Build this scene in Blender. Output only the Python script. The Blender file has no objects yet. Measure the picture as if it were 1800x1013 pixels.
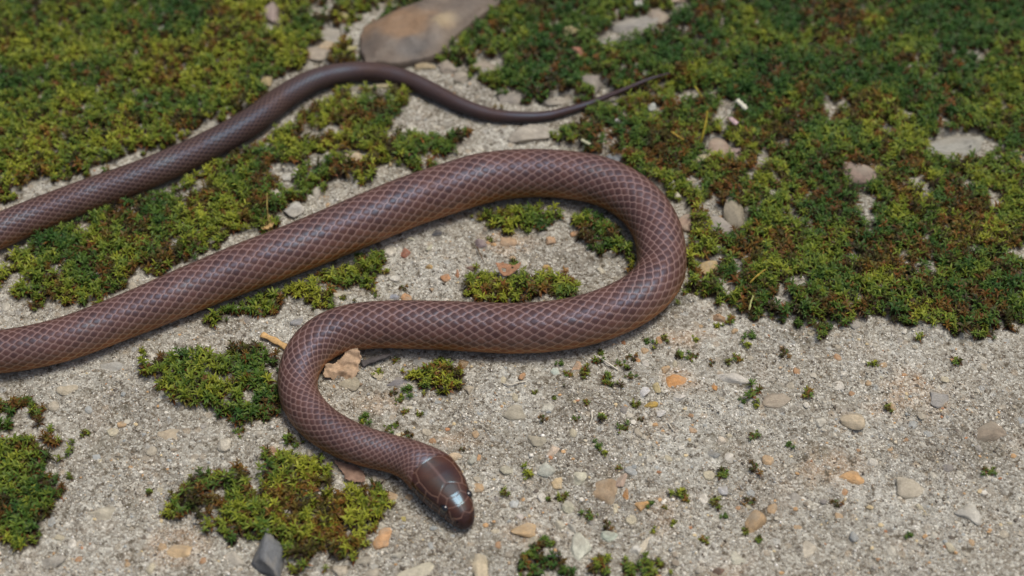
import bpy, math, random
import numpy as np

random.seed(7)
RNG = np.random.default_rng(7)
SC = bpy.context.scene
COL = SC.collection

# ------------------------------------------------------------------ camera
PITCH = math.radians(52)
DIST = 0.42
HALF = 0.1333 / DIST                      # tan of half the horizontal field
cam_d = bpy.data.cameras.new('camera')
cam = bpy.data.objects.new('camera', cam_d)
COL.objects.link(cam)
CAM = np.array([0, -DIST * math.cos(PITCH), DIST * math.sin(PITCH)])
FWD = np.array([0, math.cos(PITCH), -math.sin(PITCH)])
UPV = np.array([0, math.sin(PITCH), math.cos(PITCH)])
cam.location = CAM
cam.rotation_euler = (math.pi / 2 - PITCH, 0, 0)
cam_d.sensor_width = 36
cam_d.lens = 18 / HALF
cam_d.clip_start = 0.01
cam_d.clip_end = 200
cam_d.dof.use_dof = True
cam_d.dof.focus_distance = 0.402
cam_d.dof.aperture_fstop = 9.5
SC.camera = cam

# ------------------------------------------------------------------ light
SUN_EL, SUN_AZ = math.radians(73), math.radians(62)     # high, over the open bend of the snake
w = bpy.data.worlds.new('World')
SC.world = w
w.use_nodes = True
nt = w.node_tree
sky = nt.nodes.new('ShaderNodeTexSky')
sky.sky_type = 'NISHITA'
sky.sun_disc = False
sky.sun_elevation = SUN_EL
sky.sun_rotation = SUN_AZ
sky.air_density = 1.0
sky.dust_density = 6.0
sky.ozone_density = 0.6
nt.nodes['Background'].inputs['Strength'].default_value = 0.07
nt.links.new(sky.outputs[0], nt.nodes['Background'].inputs['Color'])
sun_d = bpy.data.lights.new('sun', 'SUN')
sun_d.energy = 1.5
sun_d.angle = math.radians(20)
sun_d.color = (1.0, 0.95, 0.86)
sun = bpy.data.objects.new('sun', sun_d)
COL.objects.link(sun)
sun.rotation_euler = (-(math.pi / 2 - SUN_EL), 0, -SUN_AZ)
sun.location = (0.3, 1, 2)

SC.view_settings.view_transform = 'Standard'
SC.view_settings.look = 'None'
SC.view_settings.exposure = 0.42
SC.view_settings.gamma = 1.0
SC.view_settings.use_curve_mapping = False


# ------------------------------------------------------------------ helpers
def at(px, py, z=0.0):
    """pixel of the photograph -> point on the level z"""
    a = (px - 900) / 900 * HALF
    b = (506.5 - py) / 900 * HALF
    d = FWD + a * np.array([1, 0, 0]) + b * UPV
    k = (z - CAM[2]) / d[2]
    return CAM + k * d


def ppm(p):
    """metres per photograph pixel at a point"""
    return float(np.dot(np.asarray(p) - CAM, FWD)) * HALF / 900


_TAB = np.random.default_rng(11).random((8, 256, 256))


def vnoise(x, y, scale, seed=0):
    """smooth value noise, 0..1; scale = size of one cell in metres"""
    t = _TAB[seed % 8]
    X = np.asarray(x) / scale + 37.13 * seed + 500
    Y = np.asarray(y) / scale + 91.7 * seed + 500
    xi = np.floor(X).astype(int)
    yi = np.floor(Y).astype(int)
    fx = X - xi
    fy = Y - yi
    fx = fx * fx * (3 - 2 * fx)
    fy = fy * fy * (3 - 2 * fy)
    a, b = xi & 255, yi & 255
    a1, b1 = (xi + 1) & 255, (yi + 1) & 255
    return (t[a, b] * (1 - fx) + t[a1, b] * fx) * (1 - fy) + (t[a, b1] * (1 - fx) + t[a1, b1] * fx) * fy


def fbm(x, y, scale, seed=0, octv=3):
    v, amp, tot = 0, 1, 0
    for i in range(octv):
        v = v + amp * vnoise(x, y, scale / 2 ** i, seed + i)
        tot += amp
        amp *= .5
    return v / tot


def sstep(a, b, x):
    t = np.clip((x - a) / (b - a), 0, 1)
    return t * t * (3 - 2 * t)


def mesh_np(name, verts, faces_flat, nper, mat=None, smooth=True):
    """fast mesh from numpy: all faces have nper corners"""
    me = bpy.data.meshes.new(name)
    n, f = len(verts), len(faces_flat) // nper
    me.vertices.add(n)
    me.vertices.foreach_set('co', np.ascontiguousarray(verts, dtype=np.float32).ravel())
    me.loops.add(f * nper)
    me.loops.foreach_set('vertex_index', np.ascontiguousarray(faces_flat, dtype=np.int32).ravel())
    me.polygons.add(f)
    me.polygons.foreach_set('loop_start', np.arange(f, dtype=np.int32) * nper)
    me.polygons.foreach_set('loop_total', np.full(f, nper, dtype=np.int32))
    me.polygons.foreach_set('use_smooth', np.full(f, smooth, dtype=bool))
    me.update(calc_edges=True)
    if mat:
        me.materials.append(mat)
    return me


def attr_f(me, name, vals):
    a = me.attributes.new(name, 'FLOAT', 'POINT')
    a.data.foreach_set('value', np.ascontiguousarray(vals, dtype=np.float32).ravel())


def attr_c(me, name, rgb):
    a = me.attributes.new(name, 'FLOAT_COLOR', 'POINT')
    c = np.ones((len(rgb), 4), dtype=np.float32)
    c[:, :3] = rgb
    a.data.foreach_set('color', c.ravel())


def link(name, me, parent=None, loc=None, rot=None, scl=None):
    o = bpy.data.objects.new(name, me)
    COL.objects.link(o)
    if parent:
        o.parent = parent
    if loc is not None:
        o.location = loc
    if rot is not None:
        o.rotation_euler = rot
    if scl is not None:
        o.scale = scl
    return o


def tag(o, label, cat, group=None, kind=None):
    o['label'] = label
    o['category'] = cat
    if group:
        o['group'] = group
    if kind:
        o['kind'] = kind
    return o


def srgb(r, g, b):
    return tuple(((c / 255) / 12.92 if c / 255 <= .04045 else ((c / 255 + .055) / 1.055) ** 2.4) for c in (r, g, b))


# ------------------------------------------------------------------ materials
class NT:
    def __init__(self, name):
        self.m = bpy.data.materials.new(name)
        self.m.use_nodes = True
        self.t = self.m.node_tree
        self.b = self.t.nodes['Principled BSDF']
        self.out = self.t.nodes['Material Output']

    def n(self, kind, **kw):
        x = self.t.nodes.new(kind)
        for k, v in kw.items():
            if k in x.inputs:
                x.inputs[k].default_value = v
            else:
                setattr(x, k, v)
        return x

    def l(self, a, b):
        self.t.links.new(a, b)

    def attr(self, name):
        return self.n('ShaderNodeAttribute', attribute_name=name)

    def ramp(self, fac, stops, interp='LINEAR'):
        r = self.n('ShaderNodeValToRGB')
        r.color_ramp.interpolation = interp
        e = r.color_ramp.elements
        while len(e) < len(stops):
            e.new(0.5)
        for i, (p, c) in enumerate(stops):
            e[i].position = p
            e[i].color = tuple(c) + (1,)
        self.l(fac, r.inputs[0])
        return r.outputs[0]

    def mix(self, fac, a, b, mode='MIX'):
        x = self.n('ShaderNodeMix', data_type='RGBA', blend_type=mode)
        for s, v in ((0, fac), (6, a), (7, b)):
            if hasattr(v, 'is_linked') or hasattr(v, 'links'):
                self.l(v, x.inputs[s])
            else:
                x.inputs[s].default_value = v if s == 0 else tuple(v) + (1,)
        return x.outputs[2]

    def math(self, op, a, b=0.0):
        x = self.n('ShaderNodeMath', operation=op)
        for i, v in enumerate((a, b)):
            if hasattr(v, 'links'):
                self.l(v, x.inputs[i])
            else:
                x.inputs[i].default_value = v
        return x.outputs[0]

    def bump(self, h, strength, dist):
        x = self.n('ShaderNodeBump')
        x.inputs['Strength'].default_value = strength
        x.inputs['Distance'].default_value = dist
        self.l(h, x.inputs['Height'])
        self.l(x.outputs[0], self.b.inputs['Normal'])

    def noise(self, vec, scale, detail=4, rough=.6):
        x = self.n('ShaderNodeTexNoise')
        x.inputs['Scale'].default_value = scale
        x.inputs['Detail'].default_value = detail
        x.inputs['Roughness'].default_value = rough
        self.l(vec, x.inputs['Vector'])
        return x.outputs[0]


def mat_concrete():
    k = NT('weathered_concrete')
    co = k.n('ShaderNodeTexCoord').outputs['Object']
    big = k.noise(co, 28, 5, .6)
    base = k.ramp(big, [(.32, srgb(108, 102, 90)), (.48, srgb(154, 149, 136)), (.66, srgb(190, 188, 178))])
    warm = k.noise(co, 60, 3, .5)
    base = k.mix(k.ramp(warm, [(.55, (0, 0, 0)), (.75, (.55, .55, .55))]), base, srgb(176, 150, 124))
    cool = k.noise(co, 41, 4, .55)
    base = k.mix(k.ramp(cool, [(.54, (0, 0, 0)), (.7, (.6, .6, .6))]), base, srgb(146, 150, 146))
    tn = k.attr('stain').outputs['Color']
    ts = k.n('ShaderNodeSeparateColor')
    k.l(tn, ts.inputs[0])
    base = k.mix(ts.outputs[0], base, srgb(196, 160, 122))
    base = k.mix(ts.outputs[1], base, srgb(92, 86, 76))
    base = k.mix(ts.outputs[2], base, srgb(196, 196, 188))
    # sand grains cast in the surface
    v = k.n('ShaderNodeTexVoronoi')
    v.inputs['Scale'].default_value = 1900
    k.l(co, v.inputs['Vector'])
    sp = k.n('ShaderNodeSeparateColor')
    k.l(v.outputs['Color'], sp.inputs[0])
    grain = k.ramp(sp.outputs[0], [(0, srgb(84, 74, 62)), (.14, srgb(128, 118, 104)), (.45, srgb(166, 160, 148)),
                                   (.72, srgb(186, 182, 172)), (.9, srgb(222, 219, 208)), (1, srgb(240, 236, 224))])
    col = k.mix(.6, base, grain)
    v2 = k.n('ShaderNodeTexVoronoi')
    v2.inputs['Scale'].default_value = 420
    k.l(co, v2.inputs['Vector'])
    sp2 = k.n('ShaderNodeSeparateColor')
    k.l(v2.outputs['Color'], sp2.inputs[0])
    g2 = k.ramp(sp2.outputs[1], [(0, srgb(110, 104, 96)), (.3, srgb(160, 154, 142)), (.6, srgb(176, 160, 138)),
                                 (.8, srgb(170, 172, 170)), (1, srgb(214, 208, 194))])
    near = k.ramp(v2.outputs['Distance'], [(.28, (.75, .75, .75)), (.46, (0, 0, 0))])
    pick = k.ramp(sp2.outputs[0], [(.62, (0, 0, 0)), (.68, (1, 1, 1))])
    f2 = k.mix(1.0, near, pick, 'MULTIPLY')
    col = k.mix(f2, col, g2)
    # small dark pits coloured in by noise
    pit = k.noise(co, 520, 3, .65)
    col = k.mix(k.ramp(pit, [(.34, (.85, .85, .85)), (.45, (0, 0, 0))]), col, srgb(84, 74, 58))
    # dark algae stains
    al = k.noise(co, 75, 5, .7)
    col = k.mix(k.ramp(al, [(.56, (0, 0, 0)), (.74, (.7, .7, .7))]), col, srgb(92, 86, 66))
    # humus where moss grows, its brown darkened for the shade among the shoots
    hum = k.noise(co, 700, 4, .7)
    hc = k.ramp(hum, [(.3, srgb(30, 22, 14)), (.55, srgb(54, 40, 26)), (.75, srgb(84, 70, 44))])
    col = k.mix(k.attr('moss').outputs['Fac'], col, hc)
    col = k.mix(1.0, col, (.97, .985, .985), 'MULTIPLY')
    k.l(col, k.b.inputs['Base Color'])
    k.b.inputs['Roughness'].default_value = .88
    k.b.inputs['Specular IOR Level'].default_value = .3
    h = k.math('ADD', k.math('MULTIPLY', v.outputs['Distance'], -.8), k.math('MULTIPLY', k.noise(co, 1300, 4, .75), 1.3))
    k.bump(h, .85, .0004)
    return k.m


def mat_vcol(name, rough=.8, spec=.3, noise_scale=0, transl=0.0, bump=0.0):
    k = NT(name)
    c = k.attr('col').outputs['Color']
    if noise_scale:
        co = k.n('ShaderNodeTexCoord').outputs['Object']
        f = k.noise(co, noise_scale, 3, .6)
        c = k.mix(1.0, c, k.ramp(f, [(.3, (.72, .72, .72)), (.7, (1.12, 1.12, 1.12))]), 'MULTIPLY')
    k.l(c, k.b.inputs['Base Color'])
    k.b.inputs['Roughness'].default_value = rough
    k.b.inputs['Specular IOR Level'].default_value = spec
    if transl:
        tr = k.n('ShaderNodeBsdfTranslucent')
        k.l(c, tr.inputs['Color'])
        mx = k.n('ShaderNodeMixShader')
        mx.inputs[0].default_value = transl
        k.l(k.b.outputs[0], mx.inputs[1])
        k.l(tr.outputs[0], mx.inputs[2])
        k.l(mx.outputs[0], k.out.inputs['Surface'])
    return k.m


def mat_objcol(name, rough=.75, spec=.35, scale=260, lo=.62, hi=1.22, bump=.5, bdist=.0004, second=None, fine=1500):
    """colour of the object, broken up by grain"""
    k = NT(name)
    oi = k.n('ShaderNodeObjectInfo')
    tc = k.n('ShaderNodeTexCoord').outputs['Object']
    off = k.n('ShaderNodeVectorMath', operation='ADD')
    k.l(tc, off.inputs[0])
    k.l(oi.outputs['Random'], off.inputs[1])
    co = off.outputs[0]
    f = k.noise(co, scale, 5, .65)
    c = k.mix(1.0, oi.outputs['Color'], k.ramp(f, [(.3, (lo,) * 3), (.7, (hi,) * 3)]), 'MULTIPLY')
    fn = k.noise(co, fine, 3, .7)
    c = k.mix(1.0, c, k.ramp(fn, [(.3, (.8, .79, .77)), (.68, (1.15, 1.15, 1.16))]), 'MULTIPLY')
    if second:
        f3 = k.noise(co, scale * .6, 4, .6)
        c = k.mix(k.ramp(f3, [(.45, (.05, .05, .05)), (.65, (.6, .6, .6))]), c, second)
    k.l(c, k.b.inputs['Base Color'])
    k.b.inputs['Roughness'].default_value = rough
    k.b.inputs['Specular IOR Level'].default_value = spec
    if bump:
        k.bump(k.math('ADD', f, k.math('MULTIPLY', fn, .5)), bump, bdist)
    return k.m


def mat_rock():
    k = NT('smooth_brown_rock')
    co = k.n('ShaderNodeTexCoord').outputs['Object']
    f = k.noise(co, 60, 5, .6)
    c = k.ramp(f, [(.3, srgb(88, 80, 74)), (.5, srgb(112, 100, 88)), (.68, srgb(128, 116, 102))])
    sp = k.n('ShaderNodeSeparateColor')
    k.l(k.attr('stain').outputs['Color'], sp.inputs[0])
    c = k.mix(k.math('MULTIPLY', sp.outputs[0], .6), c, srgb(150, 118, 84))
    c = k.mix(k.math('MULTIPLY', sp.outputs[2], .5), c, srgb(88, 90, 92))
    c = k.mix(k.math('MULTIPLY', sp.outputs[1], .7), c, srgb(168, 152, 120))
    f3 = k.noise(co, 600, 4, .7)
    c = k.mix(1.0, c, k.ramp(f3, [(.3, (.8, .8, .8)), (.7, (1.1, 1.1, 1.1))]), 'MULTIPLY')
    k.l(c, k.b.inputs['Base Color'])
    k.b.inputs['Roughness'].default_value = .6
    k.bump(f3, .35, .0005)
    return k.m


def mat_skin():
    k = NT('snake_skin')
    edge = k.attr('edge').outputs['Fac']
    flank = k.attr('flank').outputs['Fac']
    rnd = k.attr('rnd').outputs['Fac']
    head = k.attr('head').outputs['Fac']
    tail = k.attr('tail').outputs['Fac']
    dark = k.attr('dark').outputs['Fac']
    co = k.n('ShaderNodeTexCoord').outputs['Object']
    body = k.ramp(flank, [(0, srgb(80, 57, 52)), (.36, srgb(86, 61, 54)), (.56, srgb(106, 77, 60)), (.66, srgb(140, 88, 48)), (1, srgb(160, 110, 64))])
    line = k.ramp(flank, [(0, srgb(152, 126, 122)), (.5, srgb(152, 126, 115)), (.66, srgb(196, 158, 118)), (1, srgb(204, 172, 132))])
    var = k.ramp(rnd, [(0, (.78, .78, .8)), (1, (1.2, 1.18, 1.15))])
    body = k.mix(1.0, body, var, 'MULTIPLY')
    body = k.mix(tail, body, srgb(62, 48, 44))
    line = k.mix(tail, line, srgb(110, 90, 82))
    hcol = k.ramp(k.noise(co, 130, 3, .5), [(.35, srgb(52, 34, 27)), (.65, srgb(80, 50, 34))])
    hline = k.ramp(flank, [(0, srgb(120, 92, 84)), (1, srgb(176, 140, 110))])
    body = k.mix(head, body, hcol)
    line = k.mix(head, line, hline)
    c = k.mix(edge, body, line)
    c = k.mix(dark, c, srgb(22, 14, 12))
    mott = k.noise(co, 90, 4, .6)
    c = k.mix(1.0, c, k.ramp(mott, [(.3, (.86, .85, .84)), (.7, (1.1, 1.1, 1.1))]), 'MULTIPLY')
    k.l(c, k.b.inputs['Base Color'])
    r = k.ramp(head, [(0, (.42,) * 3), (1, (.18,) * 3)])
    k.l(r, k.b.inputs['Roughness'])
    k.l(k.ramp(head, [(0, (.5,) * 3), (1, (.5,) * 3)]), k.b.inputs['Specular IOR Level'])
    k.b.inputs['IOR'].default_value = 1.5
    k.b.inputs['Thin Film Thickness'].default_value = 0
    th = k.math('ADD', k.math('MULTIPLY', k.noise(co, 110, 3, .5), 130.0), 70.0)
    th = k.math('ADD', th, k.math('MULTIPLY', head, 25.0))
    k.l(th, k.b.inputs['Thin Film Thickness'])
    k.b.inputs['Thin Film IOR'].default_value = 1.38
    return k.m


def mat_eye():
    k = NT('glossy_black_eye')
    k.b.inputs['Base Color'].default_value = (.006, .006, .008, 1)
    k.b.inputs['Roughness'].default_value = .06
    k.b.inputs['Coat Weight'].default_value = 1
    return k.m


M_CON = mat_concrete()
M_GRIT = mat_vcol('sand_grit', .8, .35)
M_MOSS = mat_vcol('moss_leaf', .55, .35, transl=.28)
M_STONE = mat_objcol('aggregate_stone', .85, .3, 1.6, .62, 1.2, 1.0, .00025, srgb(150, 144, 130), 9)
M_DRY = mat_objcol('dry_plant_litter', .8, .25, 500, .6, 1.2, .5, .0003)
M_ROCK = mat_rock()
M_SKIN = mat_skin()
M_EYE = mat_eye()

# ------------------------------------------------------------------ the snake's path (needed by the ground)
# centre line and width, snout to tail tip, in photograph pixels
PATH = [(825, 921, 20), (804, 889, 50), (777, 855, 76), (750, 826, 72), (718, 807, 65), (684, 796, 66), (645, 786, 68), (602, 769, 70),
        (562, 744, 71), (534, 712, 69), (523, 680, 67), (527, 645, 71), (546, 612, 77), (578, 588, 81), (620, 575, 83),
        (680, 570, 84), (750, 571, 86), (830, 574, 88), (900, 577, 89), (970, 573, 90), (1030, 562, 90), (1085, 543, 90),
        (1134, 514, 88), (1160, 480, 86), (1163, 442, 84), (1154, 402, 85), (1130, 364, 86), (1092, 334, 87), (1045, 315, 86),
        (985, 306, 85), (920, 305, 86), (850, 313, 90), (780, 334, 91), (710, 358, 91), (640, 387, 91), (560, 420, 90),
        (500, 444, 89), (440, 466, 88), (340, 506, 84), (220, 556, 79), (90, 602, 78), (-40, 618, 76), (-140, 585, 73),
        (-170, 520, 70), (-110, 458, 66), (0, 405, 63), (130, 352, 59), (270, 300, 55), (370, 254, 52), (440, 215, 50), (500, 170, 46),
        (555, 140, 41), (610, 127, 37), (660, 126, 34), (710, 137, 32), (760, 159, 30), (810, 184, 27), (860, 200, 24),
        (910, 205, 21), (960, 203, 18), (1010, 190, 15), (1060, 177, 11.5), (1110, 165, 8), (1150, 153, 5), (1178, 145, 2.5)]


def snake_path():
    pts, rad = [], []
    for i, (px, py, wd) in enumerate(PATH):
        p = at(px, py, 0.003)
        for _ in range(3):
            r = wd / 2 * ppm(p)
            p = at(px, py, .8 * r if i > 3 else .0032)
        pts.append(p[:2])
        rad.append(r)
    P = np.array(pts)
    R = np.array(rad)
    # centripetal Catmull-Rom
    ext = np.vstack([2 * P[0] - P[1], P, 2 * P[-1] - P[-2]])
    out, ro = [], []
    for i in range(1, len(ext) - 2):
        p0, p1, p2, p3 = ext[i - 1:i + 3]
        t = [0]
        for a, b in ((p0, p1), (p1, p2), (p2, p3)):
            t.append(t[-1] + max(np.linalg.norm(b - a), 1e-6) ** .5)
        for s in np.linspace(t[1], t[2], 40, endpoint=False):
            A1 = (t[1] - s) / (t[1] - t[0]) * p0 + (s - t[0]) / (t[1] - t[0]) * p1
            A2 = (t[2] - s) / (t[2] - t[1]) * p1 + (s - t[1]) / (t[2] - t[1]) * p2
            A3 = (t[3] - s) / (t[3] - t[2]) * p2 + (s - t[2]) / (t[3] - t[2]) * p3
            B1 = (t[2] - s) / (t[2] - t[0]) * A1 + (s - t[0]) / (t[2] - t[0]) * A2
            B2 = (t[3] - s) / (t[3] - t[1]) * A2 + (s - t[1]) / (t[3] - t[1]) * A3
            out.append((t[2] - s) / (t[2] - t[1]) * B1 + (s - t[1]) / (t[2] - t[1]) * B2)
            f = (s - t[1]) / (t[2] - t[1])
            ro.append(R[i - 1] * (1 - f) + R[min(i, len(R) - 1)] * f)
    out.append(P[-1])
    ro.append(R[-1])
    C = np.array(out)
    r = np.array(ro)
    L = np.concatenate([[0], np.cumsum(np.linalg.norm(np.diff(C, axis=0), axis=1))])
    s = np.arange(0, L[-1], .0002)
    X = np.stack([np.interp(s, L, C[:, 0]), np.interp(s, L, C[:, 1])], 1)
    rr = np.interp(s, L, r)

    def smooth(v, n):
        kk = np.hanning(2 * n + 1)
        kk /= kk.sum()
        ext0 = 2 * v[0] - v[n:0:-1]
        ext1 = 2 * v[-1] - v[-2:-n - 2:-1]
        return np.convolve(np.concatenate([ext0, v, ext1]), kk, 'valid')
    X = np.stack([smooth(X[:, 0], 18), smooth(X[:, 1], 18)], 1)
    rr = np.maximum(smooth(rr, 30), .0001)
    return s, X, rr


PS, PX, PR = snake_path()
_pk = slice(None, None, 6)


def snake_dist(x, y):
    """distance to the snake's centre line divided by its radius"""
    x = np.asarray(x).ravel()
    y = np.asarray(y).ravel()
    best = np.full(len(x), 99.0)
    cx, cy, cr = PX[_pk, 0], PX[_pk, 1], np.maximum(PR[_pk], .0012)
    sel = np.where((x > cx.min() - .02) & (x < cx.max() + .02) & (y > cy.min() - .02) & (y < cy.max() + .02))[0]
    for a in range(0, len(sel), 20000):
        i = sel[a:a + 20000]
        d = (x[i, None] - cx) ** 2 + (y[i, None] - cy) ** 2
        best[i] = np.sqrt((d / cr ** 2).min(1))
    return best


# ------------------------------------------------------------------ where the moss grows
# (outline in photograph pixels, cushion height mm, green 0..1, brown bias, label)
MOSS = [
    ('deep', [(-200, -60), (640, -60), (700, -10), (640, 30), (615, 70), (628, 112), (560, 108), (490, 150), (430, 190), (330, 240),
              (200, 290), (40, 340), (-120, 370), (-220, 300)], 3.2, .55, .0,
     'wide green moss mat beyond the tail, beside the smooth brown rock'),
    ('deep', [(690, -20), (740, -50), (880, -60), (830, -10), (760, 5), (700, 25), (650, 45)], 3.0, .7, -.05,
     'narrow strip of green moss along the far edge of the brown rock'),
    ('deep', [(750, 104), (778, 70), (832, 22), (880, -25), (900, -60), (1960, -60), (1960, 90), (1760, 170), (1640, 200), (1480, 190), (1400, 190), (1341, 190), (1230, 172),
              (1170, 152), (1080, 166), (1020, 176), (985, 182), (930, 185), (890, 165), (840, 135), (790, 112)], 4.2, .85, -.06,
     'thick deep green moss bank beyond the tail tip'),
    ('mid', [(985, 214), (1040, 190), (1090, 150), (1200, 120), (1330, 140), (1480, 150), (1640, 180), (1760, 150), (1960, 80), (1960, 620), (1800, 570), (1660, 610), (1560, 560), (1440, 590),
             (1341, 565), (1290, 545), (1230, 530), (1195, 525), (1206, 470), (1205, 400), (1160, 330), (1100, 290), (1050, 272), (985, 255), (972, 235)], 3.4, .6, .1,
     'broad olive green moss mat with rusty patches outside the snake\'s bend'),
    ('mid', [(459, 248), (540, 192), (610, 152), (735, 154), (725, 195), (715, 228), (770, 240), (815, 235), (822, 255), (768, 278), (705, 292),
             (650, 316), (580, 330), (530, 365), (470, 392), (400, 420), (300, 470), (160, 520), (40, 540), (-60, 520), (0, 440), (140, 385), (290, 330), (380, 290)], 2.6, .5, .05,
     'patchy yellow green moss between the tail and the body'),
    ('mid', [(790, 378), (850, 350), (900, 346), (960, 352), (1000, 372), (965, 402), (905, 418), (868, 412), (820, 392)], 1.8, .55, .1,
     'small moss patch under the inner edge of the body arch'),
    ('mid', [(1000, 382), (1040, 372), (1085, 395), (1118, 430), (1122, 462), (1085, 460), (1044, 434), (1014, 416)], 2.2, .5, .02,
     'curved strip of moss tucked inside the tight bend'),
    ('mid', [(822, 500), (838, 476), (870, 488), (905, 480), (960, 480), (1000, 498), (1006, 524), (940, 534), (870, 534), (828, 524)], 2.4, .45, .12,
     'moss cushion with a brown leaf scrap, against the straight body'),
    ('mid', [(370, 528), (459, 492), (520, 474), (590, 456), (640, 440), (668, 452), (665, 480), (640, 512), (600, 530), (540, 536), (480, 562), (430, 572), (360, 570)], 1.4, .38, .06,
     'thin moss patch below the body arch beside grey concrete'),
    ('mid', [(250, 640), (360, 612), (459, 606), (500, 620), (500, 650), (488, 680), (492, 735), (459, 738), (380, 730), (280, 700)], 2.2, .55, .05,
     'moss clump outside the neck bend beside the tan straw'),
    ('front', [(330, 830), (459, 800), (500, 795), (560, 806), (590, 822), (640, 852), (700, 862), (728, 880), (690, 915), (655, 950), (622, 965), (600, 1000), (570, 1015),
               (520, 990), (490, 975), (440, 950), (360, 935), (300, 890)], 2.2, .28, .14,
     'bright yellow green moss mat with brown stems beside the neck'),
    ('sparse', [(870, 1040), (900, 1000), (950, 962), (1000, 972), (1060, 968), (1110, 982), (1150, 950), (1195, 970), (1195, 1040), (1000, 1060)], 1.0, .45, .08,
     'moss fringe growing among white stones in front of the head'),
    ('thin', [(800, 118), (850, 140), (890, 165), (905, 190), (860, 192), (820, 168), (790, 140)], 1.2, .5, .05,
     'scattered moss bits among rubble between the rock and the tail'),
    ('thin', [(1090, 596), (1120, 580), (1165, 575), (1200, 588), (1205, 605), (1150, 612), (1110, 606)], .9, .45, .15,
     'sparse moss fringe under the outer bend of the snake'),
    ('thin', [(950, 650), (1000, 630), (1060, 625), (1120, 640), (1130, 690), (1090, 740), (1040, 745), (1050, 700), (980, 690)], .4, .35, .1,
     'sparse scattered moss crumbs beside the white rootlet'),
    ('mid', [(725, 650), (775, 632), (828, 645), (822, 684), (775, 694), (735, 674)], 1.3, .3, -.15,
     'little yellow moss cushion near the curled dry leaf'),
    ('mid', [(-120, 720), (60, 700), (110, 760), (100, 880), (60, 960), (-120, 980)], 2.0, .5, .08,
     'moss clump standing apart on the concrete, away from the neck'),
]
BROWN = [(1165, 262, 62, .9), (1290, 445, 55, .7), (970, 152, 40, .8), (1440, 360, 80, .45), (1690, 390, 70, .8), (1480, 40, 70, .7),
         (600, 868, 34, .75), (570, 950, 55, .8), (505, 885, 50, .8), (560, 905, 30, .7), (1230, 210, 40, .4), (930, 515, 30, .45), (480, 640, 20, .4), (1100, 600, 40, .3),
         (880, 385, 25, .4), (1300, 230, 40, .4), (820, 495, 25, .5), (660, 265, 30, .3), (300, 120, 60, .5)]
BROWN = [(at(a, b)[0], at(a, b)[1], c * ppm(at(a, b)), d) for a, b, c, d in BROWN]
BARE = [(1125, 48, 58, 20, -22), (1070, 72, 26, 14, -15), (1045, 152, 24, 14, 0), (1280, 385, 34, 24, 0), (1262, 262, 34, 15, 10),
        (585, 62, 24, 14, 0), (572, 84, 28, 10, -15), (560, 20, 20, 12, 0), (760, 170, 30, 12, 30), (1245, 470, 20, 16, 0), (1262, 555, 22, 14, 0),
        (620, 275, 24, 13, 0), (508, 325, 16, 10, 0), (600, 318, 20, 10, 0), (480, 35, 16, 24, 0), (1690, 260, 60, 26, -10),
        (660, 170, 20, 8, 0), (545, 235, 20, 14, 0), (700, 232, 32, 9, 0), (495, 310, 14, 12, 0), (865, 110, 26, 14, 0),
        (475, 985, 26, 34, 0), (612, 828, 28, 18, 30), (1020, 968, 28, 22, 20), (1225, 80, 18, 10, -10), (1200, 20, 16, 8, 0)]


def ell(px, py, a, b, deg):
    p = at(px, py)
    m = ppm(p)
    return p[0], p[1], a * m, b * m / math.sin(PITCH), math.radians(-deg)


BARE = [ell(*b) for b in BARE]


def poly_sd(x, y, poly):
    """signed distance to a polygon, negative inside"""
    px, py = poly[:, 0], poly[:, 1]
    d = np.full(len(x), 1e9)
    ins = np.zeros(len(x), bool)
    n = len(poly)
    for i in range(n):
        ax, ay, bx, by = px[i], py[i], px[(i + 1) % n], py[(i + 1) % n]
        ex, ey = bx - ax, by - ay
        wx, wy = x - ax, y - ay
        t = np.clip((wx * ex + wy * ey) / (ex * ex + ey * ey + 1e-15), 0, 1)
        d = np.minimum(d, (wx - ex * t) ** 2 + (wy - ey * t) ** 2)
        c = ((ay > y) != (by > y)) & (x < (bx - ax) * (y - ay) / (by - ay + 1e-15) + ax)
        ins ^= c
    d = np.sqrt(d)
    return np.where(ins, -d, d)


def bare_amount(x, y):
    v = np.zeros(len(x))
    for (cx, cy, a, b, r) in BARE:
        dx, dy = x - cx, y - cy
        u = (dx * math.cos(r) + dy * math.sin(r)) / a
        q = (-dx * math.sin(r) + dy * math.cos(r)) / b
        v = np.maximum(v, sstep(1.25, .85, np.hypot(u, q)))
    return v


POLYS = [np.array([at(a, b)[:2] for a, b in m[1]]) for m in MOSS]


def moss_sd(i, x, y):
    """signed distance of patch i with a ragged edge"""
    sd = poly_sd(x, y, POLYS[i])
    thick = MOSS[i][2]
    rag = (fbm(x, y, .008, 2) - .5) * .009 + (vnoise(x, y, .0022, 5) - .5) * .004
    if MOSS[i][0] == 'thin':
        rag = rag * 1.2
    sd = sd + rag
    sd = np.maximum(sd, (bare_amount(x, y) - .5) * .006)
    return sd


def mound(x, y):
    """height of the soil cushion under the moss and how mossy the spot is"""
    h = np.zeros(len(x))
    m = np.zeros(len(x))
    for i, mm in enumerate(MOSS):
        lo, hi = POLYS[i].min(0) - .012, POLYS[i].max(0) + .012
        k = np.where((x > lo[0]) & (x < hi[0]) & (y > lo[1]) & (y < hi[1]))[0]
        if len(k) == 0:
            continue
        sd = moss_sd(i, x[k], y[k])
        v = sstep(.0005, -.007, sd)
        h[k] = np.maximum(h[k], v * mm[2] * .001)
        f = sstep(.0012, -.0012, sd)
        if mm[0] == 'thin':
            f = f * .35
        m[k] = np.maximum(m[k], f)
    h *= .55 + .9 * (vnoise(x, y, .006, 3) - .2)
    near = sstep(.75, 1.35, snake_dist(x, y))
    return np.maximum(h, 0) * near, m


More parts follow.
